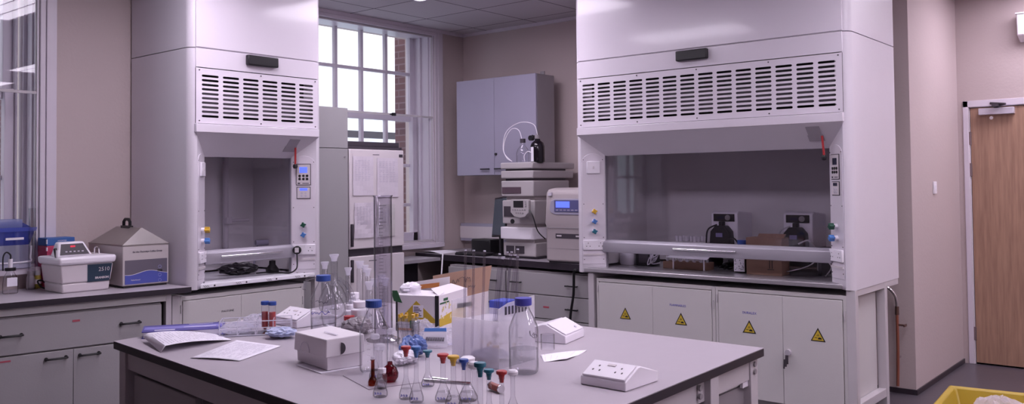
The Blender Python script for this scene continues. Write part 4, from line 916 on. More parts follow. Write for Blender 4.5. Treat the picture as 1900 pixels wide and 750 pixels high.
def labbottle(label,x,y,R,H,cap,liquid=None,text_=None):
    b_=thing('reagent_bottle',label,'bottle',(x,y,Z))
    k=R
    prof=[(k*.86,0),(k*.97,.006),(k,.016),(k,H*.56),(k*.96,H*.62),(k*.72,H*.74),(k*.46,H*.84),(k*.40,H*.87),(k*.40,H*.90)]
    g=MB().lathe(prof,seg=36).build('body',GL,b_)
    MB().lathe([(k*.43,H*.885),(k*.46,H*.89),(k*.46,H*.90),(k*.43,H*.905)],seg=24,cap=False).build('pouring_ring',FROST,b_)
    c=MB(); n=48; pts=[((k*.56+(.0008 if i%2 else 0))*math.cos(2*PI*i/n),(k*.56+(.0008 if i%2 else 0))*math.sin(2*PI*i/n)) for i in range(n)]
    c.prism(pts,H*.902,H*1.0).build('cap',cap,b_,bevel=.001)
    if liquid: MB().lathe([(k*.83,.004),(k*.95,.018),(k*.955,liquid)],seg=30).build('liquid',WATER,b_)
    gr=MB()
    for i in range(5): gr.tube([((k*1.003)*math.cos(a),(k*1.003)*math.sin(a),H*(.18+.08*i)) for a in [3.5+.05*j for j in range(6)]],.0006,4)
    gr.build('graduation',WPL,g)
    return b_
bA=labbottle('clear reagent bottle with blue cap and blue handwriting, left rear of the bench',-3.395,-2.19,.048,.222,CBLUE,.06)
hb=MB(); scrawl(hb,-.035,.035,.085,-.050,.012,14,.0011,2); o=hb.build('handwriting',BLUEINK,bA,rot=(0,0,math.radians(-50)))
hb=MB(); scrawl(hb,-.02,.03,.125,-.050,.014,10,.0009,5); o=hb.build('handwriting',INKD,bA,rot=(0,0,math.radians(-50)))
bB=labbottle('clear reagent bottle with blue cap in the middle, behind the small amber flask',-3.732,-2.862,.043,.215,CBLUE,.0)
bC=labbottle('large clear reagent bottle with violet-blue cap, half filled, right of the white rack',-3.472,-3.235,.0445,.222,CVIO,.072)
hb=MB(); scrawl(hb,-.012,.012,.12,-.0455,.03,9,.0009,9); hb.build('print',DKGREY,bC,rot=(0,0,math.radians(-10)))
# swan neck flask behind
fk=thing('glass_flask','round glass flask with bent side arm behind the left blue-capped bottle','flask',(-3.14,-1.93,Z))
MB().lathe([(.02,0),(.045,.015),(.06,.05),(.058,.09),(.04,.13),(.02,.155),(.018,.19)],seg=28).build('bulb',GL,fk); MB().tube(bez([(-.02,.02,.15),(-.035,.06,.175),(-.05,.11,.165),(-.055,.125,.12)],20),.008,8).build('side_arm',GL,fk)
MB().tube(bez([(.01,-.02,.17),(.02,-.06,.15),(.03,-.09,.10),(.03,-.095,.05)],20),.010,8).build('side_arm',GL,fk)
fk2=thing('glass_flask','second glass flask with bent neck right of the left blue-capped bottle','flask',(-3.29,-2.12,Z)); MB().lathe([(.02,0),(.042,.012),(.05,.05),(.045,.09),(.028,.12),(.014,.14),(.013,.17)],seg=24).build('bulb',GL,fk2); MB().tube(bez([(0,0,.16),(.0,-.02,.185),(.01,-.05,.17),(.02,-.065,.13),(.02,-.068,.09)],20),.007,8).build('bent_neck',GL,fk2)
# tall stoppered tubes at the back
tubes=[(600,486,-3.05,-1.76,.226,.014),(619,472,-2.95,-1.70,.25,.017),(646,497,-3.13,-2.016,.22,.012),(666,485,-2.985,-1.92,.232,.015),(677,493,-2.96,-1.925,.2115,.013),(685,500,-3.0,-1.99,.203,.012),(692,525,-3.27,-2.31,.193,.013),(703,522,-3.20,-2.26,.195,.012),(711,512,-3.14,-2.235,.203,.013),(722,520,-3.17,-2.29,.197,.012)]
tl=['short stoppered glass tube standing highest left, beside the tallest one','tallest frosted-stopper glass tube behind the left blue-capped bottle','frosted-stopper glass tube just left of the white plastic bottles','broad frosted-stopper tube behind the white plastic bottles','frosted-stopper tube second from left behind the white plastic bottles','frosted-stopper tube right above the large white plastic bottle']
used=[(-3.14,-1.93,.062),(-3.085,-2.003,.028),(-3.171,-2.078,.026),(-3.202,-2.174,.038),(-3.36,-2.49,.064)]
for i,(a,b,x,y,h,r) in enumerate(tubes):
    for _ in range(30):
        bad=[u for u in used if math.hypot(u[0]-x,u[1]-y)<r+u[2]+.003]
        if not bad: break
        dx,dy=x+5.505,y+4.885; n=math.hypot(dx,dy); x+=dx/n*.012; y+=dy/n*.012
    used.append((x,y,r))
    t=thing('stoppered_tube',tl[i] if i<6 else 'one of the slim stoppered tubes between the white bottles and the tall cylinder','glass tube',(x,y,Z),0,'stoppered glass tubes at the back of the bench' if i>=6 else 'taller stoppered glass tubes')
    MB().lathe([(r*1.3,0),(r*1.3,.004),(r*.9,.01),(r*.9,h-.035),(r*.75,h-.032)],seg=16).build('tube',GLT,t)
    MB().lathe([(r*.74,h-.0315),(r*.85,h-.018),(r*1.25,h-.006),(r*1.3,h)],seg=16).build('stopper',FROST,t)
# white plastic bottles
for (x,y,r,h,lb) in ((-3.085,-2.003,.026,.105,'white plastic bottle, the taller left one behind the carton'),(-3.202,-2.174,.036,.095,'white plastic bottle, the widest of the group behind the carton'),(-3.171,-2.078,.024,.072,'small white plastic bottle in front of its group')):
    t=thing('plastic_bottle',lb,'bottle',(x,y,Z),0,'white plastic bottles'); MB().lathe([(r*.95,0),(r,.005),(r,h*.72),(r*.8,h*.78),(r*.6,h*.8)],seg=22).build('body',MILKD,t,bevel=.002); MB().cyl((0,0,h*.805),r*.74,h*.25,20).build('cap',WPL,t,bevel=.002)
t=thing('red_topped_jar','small jar with red lid in front of the white plastic bottles','jar',(-3.268,-2.188,Z)); MB().lathe([(.018,0),(.02,.003),(.02,.035)],seg=16).build('body',MILKD,t); MB().cyl((0,0,.0352),.021,.016,16).build('lid',RED,t)
t=blob(MB((-3.33,-2.31,Z)),(-3.33,-2.31,Z+.032),.06,.05,.032,12).build('grey_plastic_wrap',mat('grey_film',(150,142,148),.3),loc=(-3.33,-2.31,Z),smooth=False); tag(t,'crumpled grey wrap between the left bottle and the white carton','wrap')
# measuring cylinders
mc=thing('measuring_cylinder','tall clear measuring cylinder in the middle of the bench, taller than all else','measuring cylinder',(-3.36,-2.49,Z))
MB().lathe([(.033,.012),(.033,.520),(.037,.526),(.035,.526),(.031,.520),(.031,.014)],seg=36,cap=False).build('tube',GLK,mc)
MB().lathe([(.06,0),(.062,.006),(.045,.012),(.0335,.016)],seg=30).build('foot',GL,mc)
q=MB()
for i in range(36):
    z=.07+i*.012; q.tube([(.0335*math.cos(a),.0335*math.sin(a),z) for a in [3.55+.09*j for j in range(6 if i%5 else 10)]],.0007,4)
q.build('graduation',DKGREY,mc)
# white carton: local u along the long near side, v away
cr=thing('white_carton','white lidded cardboard carton with a round hole at the front left of the bench','carton',(-3.785,-2.545,Z),math.radians(-101))
Wc,Dc=.215,.125
MB().hexa([(.006,.004,.003),(Wc-.004,.004,.003),(Wc-.004,Dc,.003),(.006,Dc,.003),(.004,.002,.055),(Wc-.003,.002,.055),(Wc-.003,Dc,.055),(.004,Dc,.055)]).build('tray',CARTON,cr,bevel=.002)
ld=MB().hexa([(-.003,-.004,.038),(Wc+.003,-.005,.042),(Wc+.004,Dc+.004,.045),(-.003,Dc+.004,.042),(.0,-.002,.094),(Wc+.001,-.002,.097),(Wc+.001,Dc+.002,.101),(.0,Dc+.002,.101)]).build('lid',CARTON,cr,bevel=.003)
MB().prism([(.045+.016*math.cos(a*PI/10),.066+.018*math.sin(a*PI/10)) for a in range(-5,6)]+[(.045,.050)],Wc+.0045,Wc+.0052,'x').build('round_hole',DKGREY,ld)
MB().tube([(.08+.03*math.cos(a*PI/12),-.0062,.044+.03*math.sin(a*PI/12)) for a in range(13)],.0009,5).build('thumb_cut',INK,ld)
MB().box(.10,.18,.05,.056,.1005,.1015).build('print',INK,ld)
sh=thing('paper_sheet','white sheets trapped under the lidded carton','paper',(-3.80,-2.65,Z),math.radians(-99))
MB().hexa([(-.05,-.03,.0),(.12,-.035,.0),(.12,.10,.0),(-.05,.10,.0),(-.05,-.03,.0016),(.12,-.035,.0022),(.12,.10,.002),(-.05,.10,.002)]).build('sheet',PAPER,sh)
pd=thing('paper_sheet','grey plastic mat lying under the small amber flask and vials','mat',(-3.80,-2.93,Z),math.radians(-110))
MB().box(-.08,.13,-.06,.10,0,.0014).build('sheet',mat('grey_mat',(168,160,170),.35),pd)

# mustard printed box with packaging inside
yb=thing('printed_box','open white and mustard printed cardboard box in the middle of the bench','box',(-3.187,-2.371,Z),math.radians(-69.9))
w_,d_,h_=.177,.29,.138; t=.003
B0=MB(); B0.box(0,w_,0,t,0,h_).box(0,w_,d_-t,d_,0,h_).box(0,t,t,d_-t,0,h_).box(w_-t,w_,t,d_-t,0,h_).box(t,w_-t,t,d_-t,0,.003)
B0.build('carton',CARTON,yb)
MB().prism([(.007,.048),(.020,.066),(.028,.058),(.086,.118),(.164,.050),(.164,.036),(.007,.036)],-.0008,0,'y').build('mustard_triangle',OLIVE,yb)
MB().box(.004,w_-.014,-.0008,0,.004,.012).build('mustard_strip',ORNG,yb)
MB().box(.058,.100,-.0012,0,.012,.042).build('green_panel',DGREEN,yb)
lb_=MB().box(.072,.115,-.0016,-.0008,.055,.102).build('label',PAPER,yb); q=MB()
for i in range(6): q.box(.076,.108-(i%3)*.006,-.0021,-.0016,.061+i*.0062,.064+i*.0062)
q.build('print',INKD,lb_)
MB().box(w_-.012,w_+.0015,-.0018,.006,0,h_+.002).box(-.0015,.006,-.0018,.004,0,h_).build('black_corner_strip',BLACK,yb)
sd=MB().prism([(.01,.02),(.27,.02),(.27,.08),(.01,.05)],w_,w_+.001,'x').build('mustard_side_print',OLIVE,yb)
q=MB(); rg=random.Random(8)
for i in range(22): y=rg.uniform(.02,.25); z=rg.uniform(.03,.10); q.box(w_+.001,w_+.0018,y,y+rg.uniform(.004,.012),z,z+rg.uniform(.004,.016))
q.build('side_print',mat('pale_print',(220,206,150),.6),sd)
MB().box(w_+.0008,w_+.0016,.015,.10,.104,.110).box(w_+.0008,w_+.0016,.05,.09,.114,.124).build('green_lettering',DGREEN,yb)
MB().hexa([(.0,.0,h_),(w_,.0,h_),(w_,.002,h_),(0,.002,h_),(.006,.07,h_+.014),(w_-.004,.07,h_+.010),(w_-.004,.072,h_+.010),(.006,.072,h_+.014)]).hexa([(w_,.01,h_),(w_,d_-.01,h_),(w_-.002,d_-.01,h_),(w_-.002,.01,h_),(w_-.05,.05,h_+.022),(w_-.05,d_-.05,h_+.022),(w_-.052,d_-.05,h_+.022),(w_-.052,.05,h_+.022)]).build('flap',CARTON,yb)
def tilt(u0,u1,v,z0,z1,lean,rise=0): return [(u0,v,z0),(u1,v,z0),(u1,v+.003,z0),(u0,v+.003,z0),(u0-.01,v+lean,z1),(u1+.01,v+lean,z1+rise),(u1+.01,v+lean+.003,z1+rise),(u0-.01,v+lean+.003,z1)]
fl=thing('cardboard_sheet','torn brown cardboard piece with handwriting sticking out behind the mustard printed box','cardboard',(-2.905,-2.27,Z),math.radians(-62))
MB().hexa([(.03,0,.0),(.235,0,.0),(.235,.004,.0),(.03,.004,.0),(.005,.03,.178),(.255,.055,.222),(.255,.059,.222),(.005,.034,.178)]).build('sheet',CARD,fl)
q=MB(); 
def onp(u,z): return (u,.0+.22*z*1.0-.004,z)
for (a,b,z,sd_) in ((.05,.12,.155,3),(.06,.15,.125,4),(.12,.17,.165,5),(.14,.19,.135,6)):
    rg=random.Random(sd_); pts=[onp(a+(b-a)*i/11,z+rg.uniform(-.011,.011)) for i in range(12)]; q.tube(bez(pts,36),.0009,4)
q.build('handwriting',INKD,fl)
cp=thing('white_carton_flap','white cardboard piece with orange tape inside the mustard printed box','cardboard',(-3.03,-2.305,Z+.004),math.radians(-64))
MB().hexa([(-.0,0,.0),(.15,0,.0),(.15,.003,.0),(-.0,.003,.0),(-.02,.03,.16),(.14,.04,.185),(.14,.043,.185),(-.02,.033,.16)]).build('sheet',CARTON,cp); MB().hexa([(.02,.022,.135),(.10,.024,.145),(.10,.026,.145),(.02,.024,.135),(.02,.024,.152),(.10,.028,.162),(.10,.030,.162),(.02,.026,.152)]).build('tape',ORNG,cp)
for i,(u,v,z,r) in enumerate([(.03,.06,.142,.024),(.055,.05,.155,.022)]):
    pass
g1=blob(MB((-3.14,-2.37,Z+.1)),(-3.115,-2.375,Z+.158),.045,.03,.022,21).build('crumpled_tissue',PAPER,loc=(-3.14,-2.37,Z+.1)); tag(g1,'crumpled white tissue on top of the left side of the printed box','tissue')
cpn=MB((-3.19,-2.42,Z)).lathe([(.018,0),(.022,.05),(.025,.051)],(-3.135,-2.425,Z+.118),20).build('plastic_cup',MILK,loc=(-3.19,-2.42,Z)); tag(cpn,'small translucent cup tucked in the front left of the printed box','cup')
gt=MB((-3.2,-2.36,Z+.1)).hexa([(-3.194,-2.365,Z+.115),(-3.180,-2.396,Z+.108),(-3.176,-2.395,Z+.108),(-3.190,-2.363,Z+.115),(-3.198,-2.352,Z+.155),(-3.188,-2.376,Z+.155),(-3.184,-2.374,Z+.155),(-3.194,-2.350,Z+.155)]).build('green_packet',DGREEN,loc=(-3.2,-2.36,Z+.1)); tag(gt,'dark green packet hooked on the left corner of the printed box','packet')

# translucent pipette rack
pr_=thing('pipette_rack','translucent white plastic rack box holding glass pipettes, centre right of bench','rack',(-3.49,-2.957,Z),math.radians(-88))
w_,d_=.187,.185
MB().box(0,w_,0,.004,0,.143).build('front_panel',MILK,pr_); MB().prism([(0,0),(d_,0),(d_,.205),(.05,.195),(0,.180)],w_,w_+.004,'x').build('side_panel',MILK,pr_)
MB().prism([(.004,0),(d_,0),(d_,.205),(.004,.195)],-.004,0,'x').build('side_panel',MILK,pr_); MB().box(0,w_,d_,d_+.004,0,.150).build('back_panel',MILK,pr_)
sf=MB().box(.001,w_-.001,.005,d_-.001,.128,.131).build('shelf',MILK,pr_); MB().box(.001,w_-.001,.005,d_-.001,.078,.081).build('shelf',MILK,pr_); MB().box(.001,w_-.001,.005,d_-.001,0,.003).build('base',MILK,pr_)
q=MB()
for i in range(7): q.box(w_+.004,w_+.0046,.03+i*.017,.040+i*.017,.160,.185)
q.build('barcode_cutouts',INKD,pr_); MB().box(-.0046,-.004,.03,.10,.165,.18).build('print',BLACK,pr_)
PIPG=glass('pipette_glass',(.84,.83,.87),.30,1.4,rough=.08,f0=.10)
def rackpt(u,v): c,s=math.cos(math.radians(-88)),math.sin(math.radians(-88)); return (-3.49+u*c-v*s,-2.957+u*s+v*c)
pip=[(.018,.040,.025,.060,.355,0),(.050,.030,.050,.050,.350,1),(.085,.050,.075,.060,.345,2)]
for i,(u,v,u2,v2,L_,k) in enumerate([(.015,.04,.012,.055,.345,0),(.045,.045,.043,.06,.345,0),(.078,.05,.088,.06,.345,0),
    (.100,.07,.125,.09,.335,1),(.106,.08,.132,.10,.325,1),(.113,.06,.128,.10,.320,1),(.125,.075,.140,.11,.340,1),(.132,.09,.146,.12,.330,1),(.138,.065,.150,.12,.340,1),(.145,.085,.158,.13,.330,1),(.152,.10,.166,.13,.325,1),(.172,.11,.176,.118,.350,2)]):
    a=rackpt(u,v); b=rackpt(u2,v2)
    lb=['glass pipette standing leftmost in the white rack','glass pipette second from left in the white rack','glass pipette third from left in the white rack'][i] if i<3 else ('one of the glass pipettes bunched in the middle of the white rack' if k==1 else 'single glass pipette standing at the right end of the white rack')
    p=thing('glass_pipette',lb,'pipette',(a[0],a[1],Z+.0035),0,'glass pipettes bunched in the rack' if k==1 else 'glass pipettes in the rack')
    e=Vector((b[0]-a[0],b[1]-a[1],L_))
    MB().rod((0,0,0),e*.2,.0015,8,.004).rod(e*.2,e,.0042,10).build('tube',GLK if k==1 else PIPG,p)
    MB().rod(e*1.0005,e*1.012,.0045,8).build('tip',FROST,p)
# yellow tipped small vials inside the rack
pv=None
rg=random.Random(11)
for i in range(8):
    x,y=rackpt(.06+i*.016,.03+.1*rg.random()); zt=rg.uniform(.02,.05)
    if pv is None:
        pv=thing('ampoule','small glass ampoule with yellow mark lying inside the white rack','ampoule',(x,y,Z+.0035),0,'ampoules inside the white rack'); MB().lathe([(.004,0),(.004,.045),(.002,.05)],seg=10).build('body',GLT,pv); MB().cyl((0,0,.0505),.0045,.008,8).build('mark',YEL,pv); v=pv
    else: v=copy_tree(pv)
    v.location=(x,y,Z+.0035)
cl=blob(MB((-3.40,-3.03,Z)),(-3.40,-3.04,Z+.022),.055,.06,.017,31).build('blue_cloth',mat('pale_blue_cloth',(176,180,206),.8),loc=(-3.40,-3.03,Z),smooth=True); tag(cl,'pale blue folded cloth inside the white pipette rack','cloth')
bb2=MB((-2.73,-2.53,Z)).box(-2.79,-2.70,-2.575,-2.50,Z,Z+.085).build('blue_box',mat('bright_blue_box',(66,86,190),.5),loc=(-2.73,-2.53,Z),bevel=.003); tag(bb2,'small bright blue box at the far edge behind the white rack','box')

# book and papers
bk=thing('lab_book','violet-blue hardcover book at the far left corner of the bench','book',(-3.878,-1.712,Z),math.radians(16-20))
PF=MB().prism([(0,-.0),(.36,-.0),(.36,.10),(0,.10)],.0,.001,'z'); PF.bm.free()
bk.rotation_euler=(0,0,0)
def bp_(x,y,z): return (x+3.878,y+1.712,z)
c1,c2_,c3_,c4_=(-3.878,-1.732),(-3.640,-1.895),(-3.545,-1.760),(-3.800,-1.600)
def slab(name,m_,z0,z1,g=0.0):
    cx=sum(c[0] for c in (c1,c2_,c3_,c4_))/4; cy=sum(c[1] for c in (c1,c2_,c3_,c4_))/4
    q=[bp_(cx+(c[0]-cx)*(1-g),cy+(c[1]-cy)*(1-g),0) for c in (c1,c2_,c3_,c4_)]
    return MB().hexa([(a,b,z0) for a,b,_ in q]+[(a,b,z1) for a,b,_ in q]).build(name,m_,bk)
VIO=mat('violet_book_cover',(72,66,150),.35); slab('back_cover',VIO,0,.002); slab('page_block',PAPER,.0021,.0219,.04); slab('front_cover',VIO,.022,.0245)
def on(s_,t_): # bilinear on cover
    a=Vector(c1).lerp(Vector(c2_),s_); b=Vector(c4_).lerp(Vector(c3_),s_); p=a.lerp(b,t_); return bp_(p.x,p.y,.0)
def decal(s0,s1,t0,t1,m_,nm,z=.0246): 
    P_=[on(s0,t0),on(s1,t0),on(s1,t1),on(s0,t1)]; return MB().hexa([(a,b,z) for a,b,_ in P_]+[(a,b,z+.0005) for a,b,_ in P_]).build(nm,m_,bk)
decal(.02,.98,.30,.72,mat('lilac_band',(132,128,200),.4),'lilac_band'); decal(.15,.4,.12,.22,PAPER,'title_label'); decal(.5,.9,.42,.47,PAPER,'print',.0252); decal(.55,.85,.85,.88,PAPER,'print')
def page(name,label,c,curlf,nprint,sd,z0=Z):
    o=(sum(p[0] for p in c)/4,sum(p[1] for p in c)/4,z0); P_=thing(name,label,'paper',o)
    def at(a,b,dz=0):
        p=Vector(c[0]).lerp(Vector(c[1]),a).lerp(Vector(c[3]).lerp(Vector(c[2]),a),b); return (p.x,p.y,z0+.0006+curlf(a,b)+dz)
    MB(o).grid(16,16,at).build('sheet',PAPER,P_,thick=.0005)
    q=MB(o); rg=random.Random(sd)
    for i in range(nprint):
        b=.08+.84*i/nprint; a=.08
        while a<.9:
            w=rg.uniform(.03,.14)
            if rg.random()<.72:
                a1=min(.93,a+w); v=[q.v(at(a,b,.0007)),q.v(at(a1,b,.0007)),q.v(at(a1,b+.011,.0007)),q.v(at(a,b+.011,.0007))]; q.f(v)
            a+=w+.02
    q.build('print',INK,P_); return P_
page('printed_sheet','printed white sheet curling up over the violet book',[(-3.905,-1.795),(-3.977,-2.055),(-3.69,-2.035),(-3.66,-1.86)],lambda a,b:max(.001,.026*math.sin(PI*min(1,(b*.62+.38)))*(1-.15*a)+.004*(1-a) if b>.02 else .018*(1-a)),20,1)
page('printed_sheet','printed white sheet lying flat in front of the curled one',[(-3.684,-2.052),(-3.965,-2.223),(-3.895,-2.398),(-3.655,-2.285)],lambda a,b:.001+.004*max(0,math.sin(PI*b))*a,24,2)
page('bench_note','white sheet with blue scribbles right of the large bottle',[(-3.245,-3.12),(-3.315,-3.19),(-3.255,-3.235),(-3.085,-3.195)],lambda a,b:.002+.003*math.sin(5*a+3*b),5,3)
bk2=thing('glass_beaker','small empty glass beaker by the wedge-shaped socket unit','beaker',(-3.165,-3.09,Z+.004)); MB().lathe([(.022,.0),(.024,.004),(.024,.052),(.022,.052),(.022,.006)],seg=20,cap=False).build('body',GL,bk2)

# wire rack with bagged tubes, two red tubes
rk=thing('wire_rack','clear acrylic and wire tube rack lying behind the printed sheets','rack',(-3.55,-1.98,Z),math.radians(-38))
q=MB()
for v in (-.055,.055):
    for z in (.004,.030,.055): q.rod((-.13,v,z),(.13,v,z),.0022,6)
for u in (-.13,-.065,0,.065,.13):
    for v in (-.055,.055): q.rod((u,v,.003),(u,v,.056),.0018,6)
    for z in (.004,.055): q.rod((u,-.055,z),(u,.055,z),.0018,6)
q.build('wire_frame',FROST,rk)
MB().box(-.135,.135,-.06,.06,.0,.0018).build('base',GLT,rk)
for i,(dx,dy) in enumerate(((0,0),(.010,-.034))):
    t=thing('centrifuge_tube',['blue-capped tube of red liquid, left of the pair in the wire rack','blue-capped tube of red liquid, right of the pair in the wire rack'][i],'tube',(-3.492+dx,-1.952+dy,Z+.0025),0,'red centrifuge tubes')
    MB().lathe([(.003,0),(.0135,.014),(.0135,.098)],seg=18).build('body',GLT,t); MB().lathe([(.002,.002),(.0125,.015),(.0125,.072)],seg=18).build('red_liquid',mat('red_liquid',(196,70,66),.3),t)
    MB().cyl((0,0,.0985),.0155,.014,20).build('cap',CBLUE,t,bevel=.001)
for i,(x,y,sx,sy,sz,a,lb) in enumerate([(-3.60,-1.93,.07,.035,.020,1,'clear plastic bag of tubes in the left of the wire rack'),(-3.46,-1.86,.06,.045,.024,2,'clear plastic bag behind the wire rack')]):
    b_=blob(MB((x,y,Z)),(x,y,Z+sz+.004),sx,sy,sz,40+i).build('plastic_bag',POLY,loc=(x,y,Z),smooth=False); tag(b_,lb,'bag')
gv=blob(MB((-3.545,-2.12,Z)),(-3.545,-2.13,Z+.020),.05,.06,.017,55).build('crumpled_glove',mat('pale_blue_film',(176,184,216),.45),loc=(-3.545,-2.12,Z),smooth=False); tag(gv,'crumpled pale blue film in front of the wire rack','film')
pn=thing('pencil','orange pencil lying in front of the far left socket unit','pencil',(-3.33,-1.94,Z+.0042)); MB().rod((-.045,-.012,0),(.04,.01,0),.004,6).build('shaft',ORNG,pn); MB().rod((-.045,-.012,0),(-.055,-.0145,0),.004,6,.0006).build('tip',INKD,pn)
sm=MB((-3.62,-1.80,Z)).cyl((-3.560,-1.735,Z),.010,.012,10).lathe([(.012,0),(.0,.014)],(-3.560,-1.735,Z+.0122),10).build('black_stopper',BLACK,loc=(-3.62,-1.80,Z)); tag(sm,'tiny black stopper behind the right end of the violet book','stopper')

# small flasks and vials in the foreground
am=thing('volumetric_flask','small amber flask with clear stopper, leftmost of the foreground flasks','flask',(-3.861,-3.004,Z))
MB().lathe([(.011,0),(.0135,.004),(.0135,.012),(.010,.020),(.0055,.026),(.005,.070),(.007,.073)],seg=22).build('body',AMBER,am); MB().cyl((0,0,.0735),.006,.008,12).build('stopper',FROST,am)
vi=thing('small_vial','small clear vial with white cap beside the amber flask','vial',(-3.868,-3.050,Z)); MB().lathe([(.0125,0),(.0135,.003),(.0135,.038),(.010,.043)],seg=20).build('body',GL,vi); MB().cyl((0,0,.0435),.0115,.012,16).build('cap',WPL,vi); MB().cyl((0,0,.002),.0115,.02,16).build('contents',WATER,vi)
pu=thing('round_flask','dark purple-red round flask lying behind the white-capped vial','flask',(-3.80,-3.008,Z)); MB().lathe([(0,0),(.016,.002),(.0235,.014),(.0245,.026),(.018,.042),(.008,.05),(.007,.058)],seg=22).build('body',PURP,pu)
def flask(x,y,r,h,stop,label,lbl=True,group='stoppered volumetric flasks',wide=False,sm_=None):
    f_=thing('volumetric_flask',label,'flask',(x,y,Z),0,group)
    nr=r*.30
    g=MB().lathe([(r*.85,0),(r,.004),(r*.98,h*.10),(r*.7,h*.22),(nr*1.25,h*.36),(nr,h*.42),(nr,h*.84),(nr*1.35,h*.87),(nr*1.3,h*.88)],seg=24).build('body',GL,f_)
    MB().lathe([(r*.82,.002),(r*.93,.006),(r*.9,h*.10),(r*.70,h*.20)],seg=20).build('liquid',WATER,f_)
    if not wide: MB().lathe([(nr*.8,h*.80),(nr*1.05,h*.885),(nr*1.3,h*.905),(nr*1.4,h*.93),(nr*2.25,h*.945),(nr*2.35,h*.985),(nr*2.1,h)],seg=14).build('stopper',stop,f_)
    else: MB().lathe([(nr*1.5,h*.885),(nr*2.4,h*.90),(nr*2.5,h*.965),(nr*1.8,h)],seg=18).build('stopper',stop,f_)
    q=MB(); 
    for k in range(3): q.tube(bez([(-r*.5+k*r*.36,-r*.98,h*.06),(-r*.4+k*r*.36,-r*.98,h*.12),(-r*.33+k*r*.36,-r*.98,h*.07),(-r*.25+k*r*.36,-r*.98,h*.11)],12),.0006,4)
    q.build('ink_mark',BLUEINK,g,rot=(0,0,math.radians(-60)))
    return f_
FL=[(-3.909,-3.19,.019,.138,RED,'volumetric flask with red stopper, leftmost of the coloured stoppers',False),(-3.917,-3.237,.019,.144,KBL,'volumetric flask with mid-blue stopper between red and teal ones',False),(-3.772,-3.132,.019,.100,TEAL,'volumetric flask with teal stopper, third of the coloured row',False),
(-3.865,-3.283,.022,.122,RED,'volumetric flask with red stopper beside the yellow one',False),(-3.889,-3.343,.022,.128,YEL,'volumetric flask with yellow stopper',False),(-3.92,-3.408,.017,.132,CBLUE,'volumetric flask with small blue stopper between yellow and white ones',False),
(-3.822,-3.331,.026,.114,WPL,'volumetric flask with wide white stopper right of the yellow one',True),(-3.952,-3.472,.02,.138,WPL,'volumetric flask with white stopper before the teal one',True),(-4.037,-3.567,.02,.162,TEAL,'volumetric flask with teal stopper right of the white ones, nearest the front',False),
(-3.946,-3.513,.018,.125,TEAL,'small volumetric flask with dark blue-green stopper left of the last red one',False),(-3.977,-3.579,.018,.135,RED,'volumetric flask with red stopper, rightmost of the red ones',False),(-3.857,-3.512,.018,.108,WPL,'volumetric flask with white stopper, rightmost of all',True)]
for a in FL: flask(*a[:6],wide=a[6])
flask(-3.935,-3.118,.020,.140,FROST,'clear conical flask with wide frosted neck right of the white-capped vial',group='frosted-neck flasks',wide=True)
flask(-3.800,-2.945,.018,.130,FROST,'frosted-stopper flask in front of the middle bottle, left one',group='frosted-neck flasks',wide=True)
flask(-3.745,-2.955,.018,.140,FROST,'frosted-stopper flask in front of the middle bottle, right one',group='frosted-neck flasks',wide=True)
# centre clutter: beaker of vials, bags, rods
bkr=thing('glass_beaker','glass beaker full of slim yellow-capped tubes in front of the printed box','beaker',(-3.36,-2.62,Z)); MB().lathe([(.036,.0),(.04,.006),(.04,.075),(.042,.078),(.038,.075),(.038,.008)],seg=26,cap=False).build('body',GL,bkr)
pv=None
rg=random.Random(2)
for i in range(7):
    a=2*PI*i/7; 
    if pv is None:
        pv=thing('sample_tube','slim glass tube with yellow top standing in the beaker','tube',(0,0,0),0,'tubes in the beaker'); MB().rod((0,0,0),(.012,0,.088),.005,8).build('body',GLT,pv); MB().rod((.0121,0,.0885),(.0135,0,.10),.006,8).build('cap',YEL,pv); v=pv
    else: v=copy_tree(pv)
    v.location=(-3.36+.018*math.cos(a),-2.62+.018*math.sin(a),Z+.008); v.rotation_euler=(0,0,a+rg.uniform(-.3,.3))
pk=thing('labelled_packet','clear packet with blue and white label in front of the printed box','packet',(-3.325,-2.735,Z),math.radians(-62))
b_=blob(MB(),(0,.02,.032),.075,.045,.028,61).build('bag',POLY,pk,smooth=False); lb_=MB().hexa([(-.05,-.045,.012),(.045,-.045,.010),(.045,-.043,.010),(-.05,-.043,.012),(-.045,-.02,.062),(.035,-.02,.064),(.035,-.018,.064),(-.045,-.018,.062)]).build('label',PAPER,pk)
MB().hexa([(-.0455,-.024,.055),(.036,-.024,.057),(.036,-.022,.057),(-.0455,-.022,.055),(-.044,-.0195,.066),(.034,-.0195,.068),(.034,-.0175,.068),(-.044,-.0175,.066)]).build('blue_band',mat('label_blue',(90,140,216),.5),lb_)
q=MB(); 
for i in range(14): u=-.035+i*.0048; q.hexa([(u,-.0415,.026),(u+.003,-.0415,.026),(u+.003,-.0405,.026),(u,-.0405,.026),(u+.001,-.0345,.038),(u+.003,-.0345,.038),(u+.003,-.0335,.038),(u+.001,-.0335,.038)])
q.build('print',INKD,lb_)
for i,(x,y,sx,sy,sz,m_,lb) in enumerate([(-3.50,-2.79,.05,.04,.03,mat('blue_film',(96,120,180),.3),'crumpled blue packet behind the red stoppered flask'),(-3.27,-2.60,.04,.035,.035,POLY,'clear film bag left of the labelled packet'),(-3.60,-2.86,.045,.03,.020,PAPER,'crumpled white tissue behind the middle bottle')]):
    b_=blob(MB((x,y,Z)),(x,y,Z+sz*1.12),sx,sy,sz,70+i).build('crumpled_packet',m_,loc=(x,y,Z),smooth=False); tag(b_,lb,'packet')
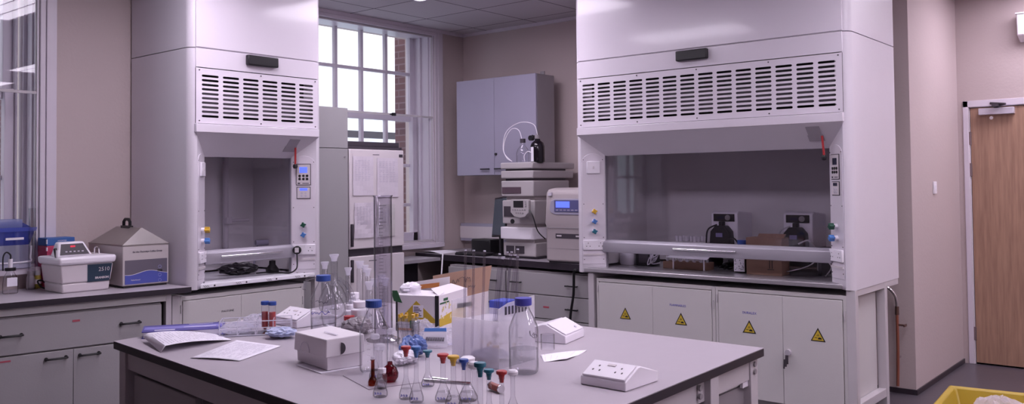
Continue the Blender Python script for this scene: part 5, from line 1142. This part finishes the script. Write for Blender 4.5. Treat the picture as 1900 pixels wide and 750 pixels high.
for i,(a,b) in enumerate((((-3.745,-3.055),(-3.735,-3.105)),((-3.775,-3.05),(-3.725,-3.185)))):
    r_=MB((-3.745,-3.08,Z)).rod((a[0]+.04,a[1]-.03,Z+.004),(b[0]+.04,b[1]-.03,Z+.004),.0038,8).build('metal_rod',CHROME,loc=(-3.745,-3.08,Z)); tag(r_,['short metal rod behind the teal stoppered flask','longer metal rod in front of the short one'][i],'rod')
ck=thing('cork_tube','short brown-red tube with metal ends lying at the front of the bench','tube',(-3.705,-3.325,Z+.0115)); MB().rod((.008,.022,0),(-.006,-.022,0),.010,14).build('barrel',mat('red_brown_rubber',(150,74,62),.5),ck); MB().rod((.0082,.0225,0),(.0096,.027,0),.0112,14).rod((-.0062,-.0225,0),(-.0076,-.027,0),.0112,14).build('end_ring',CHROME,ck)

# yellow tray on the floor at the right edge
yt=thing('yellow_crate','yellow plastic crate with clear bags at the bottom right corner of the photo','crate',(-.9,-4.15,ZF),math.radians(0))
YC=mat('yellow_crate_plastic',(178,152,52),.4)
o=MB((-.9,-4.15,ZF))
R0=[(-1.45,-3.815),(-.80,-3.765),(-.70,-4.55),(-1.35,-4.60)]
def ring(d): 
    cx=sum(p[0] for p in R0)/4; cy=sum(p[1] for p in R0)/4
    return [(cx+(p[0]-cx)*(1-d),cy+(p[1]-cy)*(1-d)) for p in R0]
a0,a1,b0,b1=ring(.16),ring(0.0),ring(.20),ring(.07)
P1=[o.v((x,y,ZF+.005)) for x,y in a0]; P2=[o.v((x,y,.44)) for x,y in a1]; P2b=[o.v((x,y,.45)) for x,y in a1]; P3=[o.v((x,y,.45)) for x,y in b1]; P4=[o.v((x,y,ZF+.02)) for x,y in b0]
for S_,T_ in ((P1,P2),(P2,P2b),(P2b,P3),(P3,P4)):
    for i in range(4): o.f([S_[i],S_[(i+1)%4],T_[(i+1)%4],T_[i]])
o.f(P1); o.f(P4); o.build('crate',YC,yt,bevel=.01)
MB((-.9,-4.15,ZF)).box(-1.2,-.95,-4.25,-4.1,ZF,ZF+.004).build('foot',YC,yt)
for i,(x,y,sx,sy,sz,lb) in enumerate([(-1.02,-4.03,.14,.13,.09,'clear plastic bag at the left in the yellow crate'),(-1.06,-4.34,.16,.14,.085,'clear plastic bag at the right in the yellow crate')]):
    b_=blob(MB((x,y,ZF)),(x,y,.375),sx,sy,sz,90+i,14).build('plastic_bag',milky('clear_bag',(232,226,232),.55),loc=(x,y,ZF),smooth=False); tag(b_,lb,'bag')
gb=MB((-.85,-3.68,ZF)).box(-.80,-.72,-3.72,-3.66,ZF,.30).build('dark_box',mat('blue_grey_box',(70,70,104),.5),loc=(-.85,-3.68,ZF),bevel=.004); tag(gb,'small blue-grey box on the floor behind the yellow crate','box')
